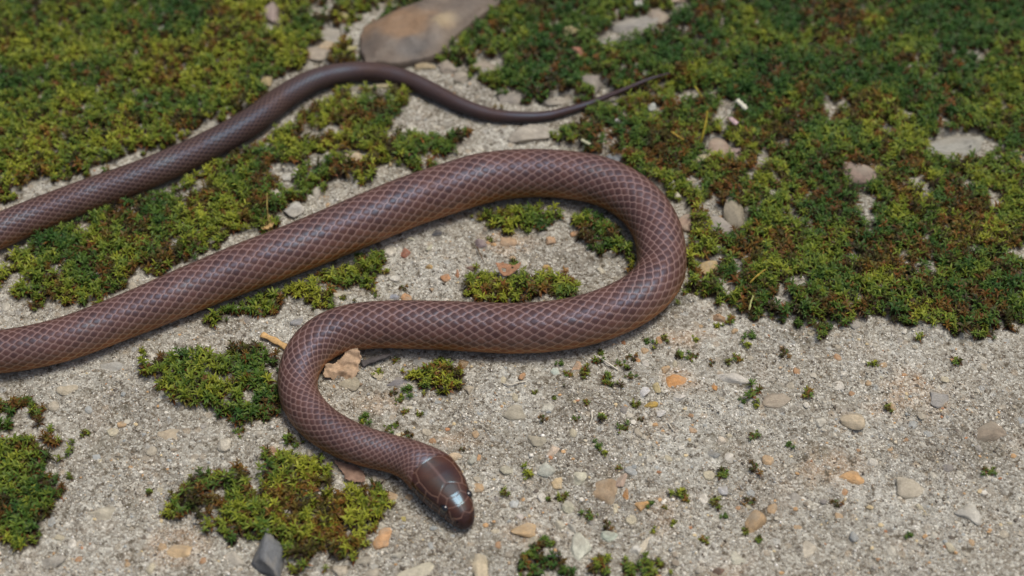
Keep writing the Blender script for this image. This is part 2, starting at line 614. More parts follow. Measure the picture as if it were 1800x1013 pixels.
DENTS = [(1010, 466, 46, 24, 12, .0007), (785, 745, 36, 24, 0, .0005), (1190, 560, 60, 22, -10, .0004), (1180, 820, 60, 24, 5, .0003), (1130, 745, 60, 20, 0, .0004)]
DENTS = [ell(*d[:5]) + (d[5],) for d in DENTS]


def relief(x, y):
    far = sstep(.6, .25, np.maximum(np.abs(x), np.abs(y)))
    h = (fbm(x, y, .03, 0) - .5) * .0022 + (fbm(x, y, .007, 4) - .5) * .0014 + (vnoise(x, y, .0022, 6) - .5) * .0006 + (vnoise(x, y, .0011, 1) - .5) * .00032
    for (cx, cy, a, b, r, dp) in DENTS:
        dx, dy = x - cx, y - cy
        u = (dx * math.cos(r) + dy * math.sin(r)) / a
        q = (-dx * math.sin(r) + dy * math.cos(r)) / b
        h = h - dp * sstep(1.1, .5, np.hypot(u, q))
    return h * far - .0004


def height(x, y):
    x = np.atleast_1d(np.asarray(x, float))
    y = np.atleast_1d(np.asarray(y, float))
    hm, _ = mound(x, y)
    sn = sstep(1.4, .7, snake_dist(x, y))
    return relief(x, y) * (1 - .6 * sn) + hm - .0003 * sn


# ------------------------------------------------------------------ ground
def axis(lo, hi, step, reach):
    core = list(np.arange(lo, hi, step))
    out, s, v = [], step, hi
    while v < reach:
        out.append(v)
        s *= 1.35
        v += s
    left, s, v = [], step, lo - step
    while v > -reach:
        left.append(v)
        s *= 1.35
        v -= s
    return np.array(left[::-1] + core + out)


gx = axis(-.175, .175, .00056, 25)
gy = axis(-.085, .145, .00056, 25)
GX, GY = np.meshgrid(gx, gy, indexing='ij')
fx, fy = GX.ravel(), GY.ravel()
hm, mm = mound(fx, fy)
sn = sstep(1.4, .7, snake_dist(fx, fy))
gz = relief(fx, fy) * (1 - .6 * sn) + hm - .0003 * sn
nx, ny = len(gx), len(gy)
ii = (np.arange(nx - 1)[:, None] * ny + np.arange(ny - 1)[None]).ravel()
quads = np.stack([ii, ii + ny, ii + ny + 1, ii + 1], 1)
me = mesh_np('ground', np.stack([fx, fy, gz], 1), quads.ravel(), 4, M_CON)
attr_f(me, 'moss', mm)
STAIN = [(0, 650, 700, 60, 22), (0, 800, 768, 50, 20), (0, 926, 928, 50, 20), (0, 1165, 905, 40, 40), (0, 1192, 665, 34, 18), (0, 480, 800, 30, 24), (0, 1260, 1000, 50, 30), (0, 900, 425, 50, 20), (0, 1210, 590, 60, 20),
         (0, 1450, 820, 70, 40), (0, 320, 960, 60, 30), (0, 1600, 700, 70, 40),
         (1, 785, 742, 44, 26), (1, 1010, 466, 56, 28), (1, 1050, 735, 80, 60), (1, 1190, 560, 60, 24), (1, 1010, 800, 70, 40), (1, 1000, 665, 60, 30), (1, 830, 160, 50, 30), (1, 1320, 850, 60, 60), (1, 1100, 900, 90, 40), (1, 250, 700, 80, 40), (1, 1660, 800, 90, 50),
         (2, 1175, 800, 90, 50), (2, 1250, 740, 70, 40), (2, 620, 560, 60, 40), (2, 740, 480, 90, 40), (2, 500, 570, 60, 30), (2, 920, 240, 70, 30), (2, 880, 700, 60, 50), (2, 870, 840, 60, 30), (2, 1240, 980, 60, 30), (2, 1560, 880, 120, 50), (2, 180, 650, 90, 30)]
st = np.zeros((len(fx), 3))
rg = (fbm(fx, fy, .010, 1) - .5) * 1.5 + (vnoise(fx, fy, .0025, 3) - .5) * .5
for (ch, a_, b_, ra, rb) in STAIN:
    ex, ey, qa, qb, _r = ell(a_, b_, ra, rb, 0)
    st[:, ch] = np.maximum(st[:, ch], .8 * sstep(1.3, .3, np.hypot((fx - ex) / qa, (fy - ey) / qb) + rg))
attr_c(me, 'stain', st)
ground = link('ground', me)
ground['kind'] = 'structure'
ground['label'] = 'weathered grey concrete slab with exposed sand and stones'

# fast look-up of the built surface
_cx0, _cy0 = -.175, -.085
_ix0 = int(np.argmin(np.abs(gx - _cx0)))
_iy0 = int(np.argmin(np.abs(gy - _cy0)))
GZ = gz.reshape(nx, ny)
GM = mm.reshape(nx, ny)


def gsample(x, y, F=None):
    F = GZ if F is None else F
    X = np.clip((np.asarray(x) - gx[_ix0]) / .00056 + _ix0, 1, nx - 3)
    Y = np.clip((np.asarray(y) - gy[_iy0]) / .00056 + _iy0, 1, ny - 3)
    i, j = X.astype(int), Y.astype(int)
    a, b = X - i, Y - j
    return F[i, j] * (1 - a) * (1 - b) + F[i + 1, j] * a * (1 - b) + F[i, j + 1] * (1 - a) * b + F[i + 1, j + 1] * a * b


# ------------------------------------------------------------------ snake
def build_snake():
    root = bpy.data.objects.new('snake', None)
    root.empty_display_size = .01
    p0 = at(900, 577)
    root.location = (p0[0], p0[1], 0)
    COL.objects.link(root)
    tag(root, 'brown smooth-scaled snake lying in loops across the mossy concrete', 'snake')
    inv = np.array([p0[0], p0[1], 0])
    LH = .0178                                                   # snout to the end of the head plates
    K = LH / .0165
    # rings: dense on the head, then a fixed number for each scale
    tips = LH * (np.linspace(0, 1, 150) ** 1.25)
    s = list(tips)
    U = [0.0] * len(s)
    cur, u = LH, 0.0
    end = PS[-1]
    while cur < end - .0004:
        r = np.interp(cur, PS, PR)
        c = .38 + .18 * float(sstep(LH, .07, cur))
        pitch = max(c * r, .0009)
        st = pitch / 10
        cur += st
        u += st / pitch
        s.append(cur)
        U.append(u)
    s = np.array(s)
    U = np.array(U)
    X = np.stack([np.interp(s, PS, PX[:, 0]), np.interp(s, PS, PX[:, 1])], 1)
    R = np.interp(s, PS, PR)
    T = np.gradient(X, s + np.arange(len(s)) * 1e-12, axis=0)
    # steady heading along the head
    hd = X[np.searchsorted(s, LH * .92)] - X[0]
    hd /= np.linalg.norm(hd)
    bl = sstep(LH * .75, LH * 1.5, s)[:, None]
    T = T / np.linalg.norm(T, axis=1)[:, None]
    T = hd * (1 - bl) + T * bl
    T /= np.linalg.norm(T, axis=1)[:, None]
    S = np.stack([-T[:, 1], T[:, 0]], 1)
    t = s * 1000 / K
    tt = [0, .12, .35, .7, 1.3, 2.2, 4, 6.5, 9, 12, 14, 17, 20]
    ww = [0, .75, 1.25, 1.7, 2.15, 2.65, 3.4, 4.2, 4.95, 5.55, 5.65, 5.35, 5.0]
    th = [0, .74, 1.35, 1.95, 2.6, 3.12, 3.7, 3.98, 4.02, 3.95, 3.88, 3.86, 4.1]
    bb = [0, .45, .75, 1.05, 1.35, 1.65, 2.0, 2.3, 2.6, 3.0, 3.2, 3.5, 3.7]
    zc = [1.75, 1.76, 1.78, 1.8, 1.86, 1.95, 2.1, 2.35, 2.62, 3.0, 3.2, 3.5, 3.7]
    hb = sstep(15, 26, t)
    Wd = np.interp(t, tt, ww) * .001 * K * (1 - hb) + R * hb
    Tp = np.interp(t, tt, th) * .001 * K * (1 - hb) + R * .95 * hb
    Bt = np.interp(t, tt, bb) * .001 * K * (1 - hb) + R * .8 * hb
    Zc = np.interp(t, tt, zc) * .001 * K * (1 - hb) + R * .8 * hb
    Zc = Zc - .0003 + .0042 * sstep(s[-1] - .030, s[-1] - .004, s)      # the tail tip lies up on the moss
    rows, half = 27, math.radians(131)
    per = 4
    nd, nv = rows * per, 20
    ang = np.concatenate([np.linspace(-half, half, nd + 1), half + (2 * math.pi - 2 * half) * np.arange(1, nv) / nv])
    na = len(ang)
    ca, sa = np.cos(ang), np.sin(ang)
    v = (ang + half) / (2 * half) * rows                          # row coordinate 0..17, beyond = belly
    dors = ang <= half + 1e-6
    A, UU = np.meshgrid(v, U)
    TT = np.repeat(t[:, None], na, 1)
    # squarish belly, domed back
    bel = np.maximum(-ca, 0)
    yy = np.sign(sa) * np.abs(sa) ** .92
    zz = np.where(ca > 0, ca, -bel ** .95)
    Y = Wd[:, None] * yy
    Z = np.where(ca > 0, Tp[:, None] * zz, Bt[:, None] * zz)
    # head: flatter crown
    hw = 1 - sstep(14, 20, TT)
    flat = np.where(ca > 0, np.abs(ca) ** .45, 1) / np.where(ca > 0, np.maximum(np.abs(ca), 1e-3), 1)
    Z = Z * (1 + hw * (np.minimum(flat, 2.2) - 1) * .62)
    Y = Y * (1 + hw * (np.maximum(np.abs(sa), .05) ** -.2 - 1) * .8 * sstep(1.0, 4.0, TT))
    # ---- scale lattice
    best = np.full(A.shape, 9.0)
    sec = np.full(A.shape, 9.0)
    rid = np.zeros(A.shape)
    du_b = np.zeros(A.shape)
    k0 = np.floor(A - .5).astype(int)
    for dk in (-1, 0, 1, 2):
        k = k0 + dk
        off = .5 * (k & 1)
        i0 = np.floor(UU - off).astype(int)
        for di in (-1, 0, 1, 2):
            i = i0 + di
            du = UU - (i + off)
            dv = A - (k + .5)
            d = np.sqrt((np.abs(du) / .5) ** 2 + (np.abs(dv) * .84) ** 2)
            better = d < best
            sec = np.where(better, best, np.minimum(sec, d))
            du_b = np.where(better, du, du_b)
            rid = np.where(better, (np.sin(k * 12.9898 + i * 78.233) * 43758.5453) % 1.0, rid)
            best = np.where(better, d, best)
    gap = sec - best
    edge = sstep(.25, .05, gap) * .85
    relief_ = sstep(0, .45, gap) * .8 + (du_b + .5) * .6
    # belly plates: one across for each pair of scale rows
    vent = ~dors
    fr = np.abs(((UU + .5) % 1) - .5)
    edge[:, vent] = sstep(.14, .05, fr[:, vent])
    relief_[:, vent] = sstep(0, .2, fr[:, vent]) * .7
    rid[:, vent] = .5
    sm = sstep(.0, .0035, R)[:, None]
    # ---- head plates
    q = lambda *p: [(a, b) for a, b in p]
    sym = [q((9.7, 0), (8.3, 2.3), (6.4, 1.7), (5.9, 0)), q((9.7, 0), (16.4, 0)), q((8.3, 2.3), (7.9, 3.1), (7.2, 3.7)),
           q((7.9, 3.1), (9.2, 3.9), (10.8, 4.15), (13.3, 4.25), (15.6, 3.5), (16.5, 1.2), (16.4, 0)),
           q((6.4, 1.7), (5.5, 2.6), (5.3, 3.5)), q((5.9, 0), (3.9, 0)), q((3.9, 0), (4.1, 1.6), (4.9, 2.9), (5.3, 3.5)), q((3.9, 0), (2.3, 0)),
           q((2.3, 0), (1.6, 1.1), (2.0, 2.0), (3.0, 2.9), (4.1, 2.7)), q((10.8, 4.15), (10.2, 5.0)), q((13.3, 4.25), (13.6, 5.2)), q((15.6, 3.5), (16.4, 4.6))]
    tm, ym = TT, np.abs(Y) * 1000 / K
    ds = np.full(TT.shape, 9.0)
    hsel = TT[:, 0] < 18
    for pl in sym:
        for (a0, b0), (a1, b1) in zip(pl[:-1], pl[1:]):
            ex, ey = a1 - a0, b1 - b0
            f = np.clip(((tm[hsel] - a0) * ex + (ym[hsel] - b0) * ey) / (ex * ex + ey * ey), 0, 1)
            ds[hsel] = np.minimum(ds[hsel], np.hypot(tm[hsel] - a0 - ex * f, ym[hsel] - b0 - ey * f))
    aa = np.abs(np.degrees(np.where(ang > math.pi, ang - 2 * math.pi, ang)))[None].repeat(len(s), 0)
    ds = np.where(aa > 80, 9, ds)
    lab = np.full(TT.shape, 9.0)                                  # lip plates
    for tl in (2.6, 4.4, 6.2, 8.2, 10.4, 12.8):
        lab = np.minimum(lab, np.abs(TT - tl - (aa - 80) * .01))
    lab = np.where((aa > 68) & (aa < 96), lab, 9)
    lab = np.minimum(lab, np.where((TT < 13.5) & (TT > 1.2), np.abs(aa - 68) * .075, 9))
    ds = np.minimum(ds, lab)
    mouth = np.where(TT < 13, np.abs(aa - 97 + np.maximum(TT - 9, 0) * 1.0) * .06, 9)
    hedge = sstep(.15, .04, ds) * .62
    lip = sstep(.35, .16, mouth - .0) * (mouth > .1)
    bound = 16.5 - 2.0 * sstep(3.0, 6.0, ym)
    head = sstep(bound + .25, bound - .25, TT)
    dark = np.zeros(TT.shape)
    dark = np.maximum(dark, sstep(.14, .07, mouth) * (TT < 12.5))
    nost = np.hypot(TT - 1.75, (aa - 66) * .05)
    dark = np.maximum(dark, sstep(.34, .2, nost))
    socket = np.hypot(TT - 5.4, (aa - 56) * .075)
    dark = np.maximum(dark, sstep(1.15, .95, socket) * .8)
    edge = edge * (1 - head) * (.35 + .65 * sm) + np.maximum(hedge, lip * .7) * head
    disp = (relief_ * .05 * R[:, None] * .55 * sm) * (1 - head) + (-.00007 * hedge - .00010 * sstep(.2, .06, mouth) - .0002 * sstep(.4, .1, nost) - .0003 * sstep(1.2, .4, socket)) * head
    disp = disp * (TT > .3)
    flank = np.clip(np.abs(v - rows / 2) / (rows / 2 + .8), 0, 1)[None].repeat(len(s), 0)
    flank[:, vent] = 1
    flank = np.where(head > .5, np.clip(aa / 130, 0, 1), flank)
    # snout cap rounding: the tip ring is a point
    nrm = np.hypot(Y, Z) + 1e-9
    Yd = Y + Y / nrm * disp
    Zd = Z + Z / nrm * disp
    V = np.zeros((len(s), na, 3))
    V[:, :, 0] = X[:, None, 0] + S[:, None, 0] * Yd
    V[:, :, 1] = X[:, None, 1] + S[:, None, 1] * Yd
    V[:, :, 2] = Zc[:, None] + Zd
    V -= inv
    n, m = len(s), na
    a = (np.arange(n - 1)[:, None] * m + np.arange(m)[None])
    b = (np.arange(n - 1)[:, None] * m + (np.arange(m)[None] + 1) % m)
    F = np.stack([a, b, b + m, a + m], 2).reshape(-1, 4)
    me = mesh_np('body', V.reshape(-1, 3), F.ravel(), 4, M_SKIN)
    attr_f(me, 'edge', edge)
    attr_f(me, 'flank', flank)
    attr_f(me, 'rnd', rid * (1 - head) + .5 * head)
    attr_f(me, 'head', head)
    attr_f(me, 'tail', np.repeat(sstep(.62, .80, s / s[-1])[:, None], m, 1))
    attr_f(me, 'dark', dark * head)
    body = link('body', me, root)
    # eyes
    ie = int(np.argmin(np.abs(t - 5.4)))
    for sg in (-1, 1):
        j = int(np.argmin(np.abs(ang - sg * math.radians(56))))
        c = V[ie, j]
        sd = np.array([S[ie, 0] * sg, S[ie, 1] * sg, .55])
        sd /= np.linalg.norm(sd)
        vv, ff = uv_ball(20, 14)
        e = mesh_np('eye', vv * .00105, ff, 4, M_EYE)
        link('eye', e, root, loc=c - sd * .00012)
    return root


def uv_ball(nu, nv):
    th = np.linspace(0.02, math.pi - .02, nv)
    ph = np.linspace(0, 2 * math.pi, nu, endpoint=False)
    v = np.array([[math.sin(a) * math.cos(b), math.sin(a) * math.sin(b), math.cos(a)] for a in th for b in ph])
    f = []
    for i in range(nv - 1):
        for j in range(nu):
            f += [i * nu + j, i * nu + (j + 1) % nu, (i + 1) * nu + (j + 1) % nu, (i + 1) * nu + j]
    return v, np.array(f)


snake = build_snake()

# ------------------------------------------------------------------ stones
import bmesh


def ico(sub):
    bm = bmesh.new()
    bmesh.ops.create_icosphere(bm, subdivisions=sub, radius=1)
    v = np.array([p.co[:] for p in bm.verts])
    f = np.array([[q.index for q in p.verts] for p in bm.faces])
    bm.free()
    return v, f


ICO = {k: ico(k) for k in (1, 2, 3, 4)}


def stone_mesh(name, sub, seed, facets=7, rough=.06, mat=None, sharp=.78):
    """a broken or water-worn stone of radius about 1, cut by random planes"""
    r = np.random.default_rng(seed)
    v, f = ICO[sub]
    v = v.copy()
    for _ in range(facets):
        n = r.normal(size=3)
        n /= np.linalg.norm(n)
        d = r.uniform(sharp - .22, sharp + .08)
        over = np.maximum(v @ n - d, 0)
        v -= over[:, None] * n * .97
    ph = r.uniform(0, 6, 9)
    bump_ = sum(np.sin(v @ r.normal(size=3) * fr + ph[i]) / fr for i, fr in enumerate((2, 3, 4, 6, 8, 11, 14)))
    v *= (1 + rough * bump_)[:, None]
    return mesh_np(name, v, f.ravel(), 3, mat or M_STONE)


STONES = {}


def get_stone(sub, seed, facets, rough, sharp=.78):
    key = (sub, seed, facets, rough, sharp)
    if key not in STONES:
        STONES[key] = stone_mesh('stone', sub, seed, facets, rough, None, sharp)
    return STONES[key]


TAKEN = []                                                        # x, y, radius kept clear of moss and grit


def put_stone(px, py, wpx, hpx, rgb, deg=0, hmm=None, sink=.45, parent=None, name='embedded_stone', seed=None, sub=3, facets=8, rough=.06, sharp=.78, lift=0, grow=1.25):
    p = at(px, py, 0.0005)
    m = ppm(p)
    a, b = wpx / 2 * m, hpx / 2 * m / math.sin(PITCH)
    c = (min(a, b) * .55) if hmm is None else hmm * .001
    z = float(gsample(p[0], p[1]))
    sd = seed if seed is not None else random.randint(0, 9999)
    o = link(name, get_stone(sub, sd, facets, rough, sharp), parent, (p[0], p[1], z + c * (1 - 2 * sink) + lift), (random.uniform(-.12, .12), random.uniform(-.12, .12), math.radians(-deg)), (a * grow, b * grow, c))
    o.color = tuple(srgb(*rgb)) + (1,)
    TAKEN.append((p[0], p[1], max(a, b) * .8))
    return o


# stones set in the slab, read off the photograph: x, y, width, height, colour, turn
EMB = [(843, 992, 46, 42, (205, 192, 164), 0), (1058, 855, 40, 42, (166, 144, 116), 0), (1102, 864, 12, 26, (198, 150, 100), 0),
       (1126, 886, 24, 16, (206, 164, 110), -10), (982, 842, 18, 18, (216, 194, 154), 0), (1017, 836, 28, 20, (214, 212, 190), 10),
       (1002, 888, 24, 18, (198, 196, 174), 0), (1082, 892, 10, 14, (226, 216, 186), 0), (926, 926, 48, 20, (200, 172, 132), -6),
       (960, 818, 28, 22, (196, 200, 188), -20), (1018, 962, 40, 40, (206, 208, 192), 15), (1120, 962, 24, 18, (222, 220, 210), 0), (1134, 955, 10, 30, (226, 216, 194), 35),
       (1192, 665, 42, 26, (208, 154, 98), -12), (1255, 677, 14, 12, (196, 146, 92), 0), (1284, 664, 50, 18, (218, 214, 204), 6),
       (1132, 685, 20, 18, (206, 206, 206), 0), (1156, 682, 14, 14, (214, 198, 148), 0), (1144, 708, 18, 10, (190, 160, 84), 0),
       (1194, 696, 26, 16, (216, 212, 202), -15), (1162, 724, 16, 10, (218, 216, 210), 0), (1218, 753, 24, 12, (190, 160, 128), 0), (1267, 773, 18, 14, (216, 206, 188), 0),
       (1256, 797, 24, 12, (150, 152, 150), 0), (1092, 842, 18, 24, (190, 168, 150), 20), (1325, 915, 36, 34, (176, 150, 116), 30), (1293, 980, 32, 18, (206, 204, 186), 20),
       (1263, 1002, 20, 16, (128, 106, 92), 0), (1274, 855, 16, 18, (190, 190, 190), 0), (676, 946, 30, 22, (212, 168, 124), -25),
       (735, 1002, 60, 20, (208, 202, 180), -25), (709, 909, 12, 10, (196, 182, 104), 0), (800, 797, 24, 12, (212, 192, 162), 0), (801, 815, 12, 10, (218, 212, 198), 0),
       (842, 797, 10, 18, (200, 158, 116), 0), (831, 800, 18, 16, (186, 188, 176), 0), (763, 868, 10, 8, (200, 190, 170), 0),
       (610, 672, 30, 18, (176, 168, 146), 0), (700, 762, 16, 20, (206, 200, 172), 0), (714, 713, 18, 12, (216, 210, 190), 0),
       (745, 632, 34, 26, (172, 172, 166), 10), (812, 635, 22, 18, (178, 152, 118), 0), (700, 668, 30, 14, (130, 128, 132), 0), (826, 680, 26, 16, (186, 176, 156), -30),
       (663, 655, 20, 14, (196, 186, 160), 0), (682, 437, 20, 18, (214, 210, 196), 20), (713, 439, 26, 18, (164, 108, 88), -8), (752, 465, 14, 10, (196, 164, 108), 0),
       (784, 482, 18, 14, (188, 142, 104), -20), (768, 405, 20, 10, (96, 98, 104), -10), (722, 417, 10, 9, (206, 204, 184), 0), (755, 432, 10, 14, (200, 200, 176), 30),
       (693, 482, 16, 10, (222, 220, 210), 0), (803, 480, 8, 14, (176, 126, 92), 0), (828, 468, 22, 10, (150, 122, 108), 0), (844, 425, 22, 12, (150, 134, 136), 20),
       (893, 421, 26, 18, (186, 158, 128), 0), (966, 423, 16, 14, (192, 160, 128), 0), (962, 470, 14, 8, (196, 162, 104), 10), 
       (1072, 445, 20, 14, (190, 186, 172), 0), (1088, 405, 12, 10, (214, 210, 206), 0), (1055, 470, 18, 12, (206, 200, 180), 0), (952, 408, 20, 14, (172, 168, 160), 0),
       (690, 515, 18, 14, (164, 170, 182), 0), (600, 512, 30, 12, (202, 196, 176), 0),
       (668, 556, 20, 12, (182, 178, 164), 0), (700, 612, 14, 12, (186, 180, 166), 0), (525, 560, 26, 14, (156, 158, 160), 0), (560, 545, 20, 12, (186, 184, 174), 0),
       (945, 612, 26, 14, (182, 164, 118), 0), (1014, 642, 18, 16, (190, 160, 132), 0), (978, 648, 14, 16, (206, 218, 206), 0), (1120, 632, 14, 10, (200, 150, 100), 0),
       (1265, 552, 30, 14, (168, 136, 104), 10), (1135, 640, 10, 10, (210, 206, 196), 0), (905, 720, 40, 20, (176, 170, 152), 0),
       (940, 770, 30, 22, (168, 162, 144), 0), (972, 788, 26, 16, (210, 192, 172), 0), (960, 715, 22, 14, (206, 204, 190), 0), (893, 820, 22, 14, (190, 186, 166), 0),
       (870, 930, 18, 12, (206, 196, 172), 0), (905, 880, 14, 12, (204, 208, 206), 0), (911, 903, 12, 10, (214, 206, 196), 0), (940, 945, 22, 16, (196, 190, 170), 0),
       (985, 920, 20, 16, (204, 198, 178), 0), (1008, 925, 16, 18, (198, 196, 184), -30), (1070, 940, 34, 14, (190, 200, 184), 0), (1162, 938, 12, 12, (220, 210, 190), 0),
       (520, 770, 24, 16, (172, 168, 152), 0), (478, 790, 20, 10, (186, 148, 120), 30), (545, 795, 14, 10, (184, 178, 160), 0),
       (600, 1000, 28, 18, (200, 190, 170), 0), (640, 985, 26, 16, (178, 172, 156), 0), (512, 985, 20, 14, (206, 204, 194), 0), (700, 975, 20, 12, (190, 186, 172), 0),
       (1370, 700, 50, 22, (176, 164, 146), 0), (1500, 740, 36, 24, (196, 182, 156), 20), (1600, 850, 48, 30, (186, 178, 160), -10), (1500, 830, 44, 22, (206, 166, 118), 8),
       (1700, 900, 40, 30, (196, 194, 184), 0), (1420, 960, 44, 30, (204, 196, 178), 0), (1650, 700, 40, 20, (160, 158, 154), 0), (1740, 760, 56, 26, (150, 138, 122), 0),
       (200, 640, 50, 22, (176, 176, 170), 0), (120, 680, 36, 18, (196, 186, 164), 0), (300, 760, 40, 24, (190, 176, 152), 10), (180, 900, 44, 26, (186, 180, 162), 0),
       (320, 965, 50, 28, (204, 178, 140), -10), (90, 985, 36, 22, (170, 166, 156), 0), (410, 985, 40, 24, (196, 190, 176), 0), (390, 780, 26, 18, (206, 200, 184), 0)]
for i, e in enumerate(EMB):
    flatp = .0009 if max(e[2], e[3]) > 38 else .0012
    put_stone(e[0], e[1], e[2], e[3], e[4], e[5], hmm=min(e[2], e[3] * 1.2) * .045 + .5, sink=.6, parent=ground, seed=100 + i, sub=3, facets=10, rough=.16, sharp=.64, grow=1.42)
# more small aggregate, scattered over the bare slab
AGG = [(206, 202, 188), (188, 180, 162), (172, 168, 160), (222, 218, 206), (196, 168, 132), (150, 146, 142), (190, 150, 112), (204, 196, 170), (178, 182, 180)]
n_add = 0
while n_add < 175:
    px, py = random.uniform(0, 1800), random.uniform(330, 1013)
    p = at(px, py)
    if gsample(p[0], p[1], GM) > .2 or snake_dist([p[0]], [p[1]])[0] < 1.15:
        continue
    if any(math.hypot(p[0] - a, p[1] - b) < r + .002 for a, b, r in TAKEN):
        continue
    wpx = random.uniform(7, 17)
    put_stone(px, py, wpx, wpx * random.uniform(.6, 1), random.choice(AGG), random.uniform(0, 180), hmm=wpx * .045 + .2, sink=.6, parent=ground, seed=random.randint(0, 14), sub=2, facets=7, rough=.14, sharp=.64, grow=1.5)
    n_add += 1

# stones lying loose in the moss
LOOSE = [('stone_chip', (742, 117, 34, 12, (176, 160, 128), 8), 1.6, 'tan flat chip at the foot of the brown rock'),
         ('stone_chip', (786, 118, 26, 18, (160, 150, 138), -10), 1.8, 'rough grey chip between the brown rock and the moss bank'),
         ('stone_chip', (812, 134, 24, 14, (172, 164, 150), 0), 1.4, 'small pale chip in the rubble beyond the tail'),
         ('pale_stone', (585, 64, 46, 26, (170, 166, 156), 0), 2.2, 'grey stone poking out of the moss near the brown rock'),
         ('pale_stone', (572, 82, 44, 18, (196, 176, 146), -20), 2.0, 'tan slanted stone lying below a grey one in the moss'),
         ('pale_stone', (562, 92, 52, 22, (168, 158, 144), 0), 1.8, 'broad dull stone in moss just beyond the tail'),
         ('pale_stone', (620, 276, 40, 22, (200, 182, 152), 0), 2.4, 'cream crusted stone sitting in moss between tail and body'),
         ('pebble', (508, 308, 22, 14, (196, 196, 188), 0), 2.4, 'small white pebble in moss beyond the body'),
         ('pebble', (487, 345, 24, 20, (198, 192, 176), 10), 2.0, 'whitish pebble at the edge of moss beside the body'),
         ('pebble', (515, 366, 26, 20, (192, 190, 182), 0), 1.8, 'pale lump of stone against the far side of the body'),
         ('pebble', (556, 334, 20, 18, (190, 186, 174), 0), 2.0, 'round pale pebble at the rim of the patchy moss'),
         ('pebble', (726, 224, 20, 13, (214, 210, 196), 0), 2.0, 'little white pebble in the moss under the tail'),
         ('pebble', (688, 174, 10, 14, (190, 204, 202), 0), 2.4, 'tiny bluish white pebble in moss inside the tail curve'),
         ('pale_stone', (680, 153, 44, 9, (176, 166, 134), 0), 2.0, 'thin tan stone edge just under the tail'),
         ('grey_block', (1292, 372, 46, 40, (150, 142, 124), -8), 4.2, 'squarish grey stone block rising from the moss'),
         ('grey_block', (1268, 398, 56, 26, (158, 152, 146), 10), 2.6, 'low pale grey stone slab below the squarish block'),
         ('pale_stone', (1244, 472, 28, 30, (186, 162, 116), 20), 2.8, 'upright tan stone in moss outside the snake\'s bend'),
         ('pale_stone', (1262, 262, 44, 26, (170, 150, 134), 0), 2.8, 'pinkish grey stone in the rusty moss'),
         ('pebble', (1232, 284, 26, 10, (196, 186, 150), -20), 2.6, 'yellowish slanted chip beside the pinkish stone'),
         ('pebble', (1297, 268, 16, 18, (178, 156, 150), 0), 2.6, 'small pink stone next to the pinkish grey stone'),
         ('pebble', (1183, 328, 9, 12, (206, 202, 206), 0), 3.0, 'tiny pale pebble in moss near the arch of the body'),
         ('pebble', (1190, 344, 12, 8, (214, 210, 186), 0), 3.0, 'tiny cream pebble below the pale one in moss'),
         ('pale_stone', (1208, 388, 22, 22, (184, 160, 142), 0), 2.2, 'pinkish stone touching the outer bend of the snake'),
         ('pale_stone', (1108, 45, 70, 26, (158, 156, 150), -16), 1.8, 'grey rubble stone in the gap of the deep moss bank'),
         ('pale_stone', (1075, 70, 56, 24, (150, 148, 142), -10), 1.6, 'flat grey stone at the low end of the mossy gap'),
         ('pale_stone', (1155, 28, 44, 22, (166, 154, 140), -20), 1.8, 'brownish grey stone at the high end of the mossy gap'),
         ('pale_stone', (1190, 4, 36, 16, (176, 158, 140), 0), 2.2, 'pale brown stone at the back of the deep moss bank'),
         ('pebble', (1002, 64, 20, 14, (166, 152, 106), 0), 4.4, 'dull yellow pebble sunk in the deep moss bank'),
         ('pebble', (1015, 97, 16, 18, (160, 108, 88), 0), 4.2, 'reddish pebble sunk in the deep moss bank'),
         ('pebble', (1123, 14, 12, 12, (200, 200, 196), 0), 3.4, 'small white pebble above the mossy gap'),
         ('pale_stone', (1042, 148, 34, 34, (146, 140, 132), 0), 1.8, 'grey stone showing through moss beside the tail'),
         ('pale_stone', (480, 20, 26, 36, (166, 150, 144), 10), 2.8, 'pinkish grey stone standing in the far moss mat'),
         ('pebble', (606, 32, 15, 12, (176, 168, 116), 0), 3.4, 'yellow pebble in moss by the brown rock'),
         ('pebble', (619, 92, 16, 12, (172, 166, 112), 0), 2.8, 'yellow pebble between the brown rock and the tail'),
         ('pale_stone', (470, 145, 14, 34, (170, 154, 116), 8), 2.4, 'upright tan splinter of stone beyond the tail'),
         ('pebble', (1146, 194, 12, 10, (196, 202, 196), 0), 3.6, 'small white pebble in moss under the tail tip'),
         ('pebble', (1085, 218, 9, 9, (206, 200, 206), 0), 3.4, 'tiny white pebble in moss between tail and body arch'),
         ('pale_stone', (1078, 280, 28, 18, (126, 132, 138), 0), 2.0, 'bluish stone behind the top of the body arch'),
         ('pale_stone', (930, 238, 70, 28, (178, 172, 160), 0), .9, 'broad pale stone in the gravel between tail and arch'),
         ('pale_stone', (860, 115, 60, 24, (162, 152, 138), 10), 1.2, 'rough grey stone at the foot of the deep moss bank'),
         ('pale_stone', (905, 168, 40, 22, (158, 152, 144), 0), 1.2, 'grey stone beyond the thin part of the tail'),
         ('pale_stone', (975, 176, 46, 12, (170, 164, 152), -8), 1.4, 'flat pale stone along the far side of the tail'),
         ('slate_stone', (473, 982, 44, 70, (112, 116, 120), 0), 1.6, 'smooth dark grey stone at the edge of the bright moss'),
         ('pebble', (506, 905, 14, 12, (196, 190, 182), 0), 2.0, 'pale pebble in the middle of the bright moss'),
         ('pebble', (541, 866, 12, 8, (206, 198, 176), 0), 2.0, 'whitish chip in the bright moss near the leaf scrap'),
         ('pale_stone', (1690, 262, 90, 40, (158, 158, 150), -10), 2.4, 'large pale stone lying in the olive moss mat'),
         ('pale_stone', (1510, 320, 60, 34, (150, 132, 120), 20), 2.6, 'brownish stone half sunk in the olive moss mat')]
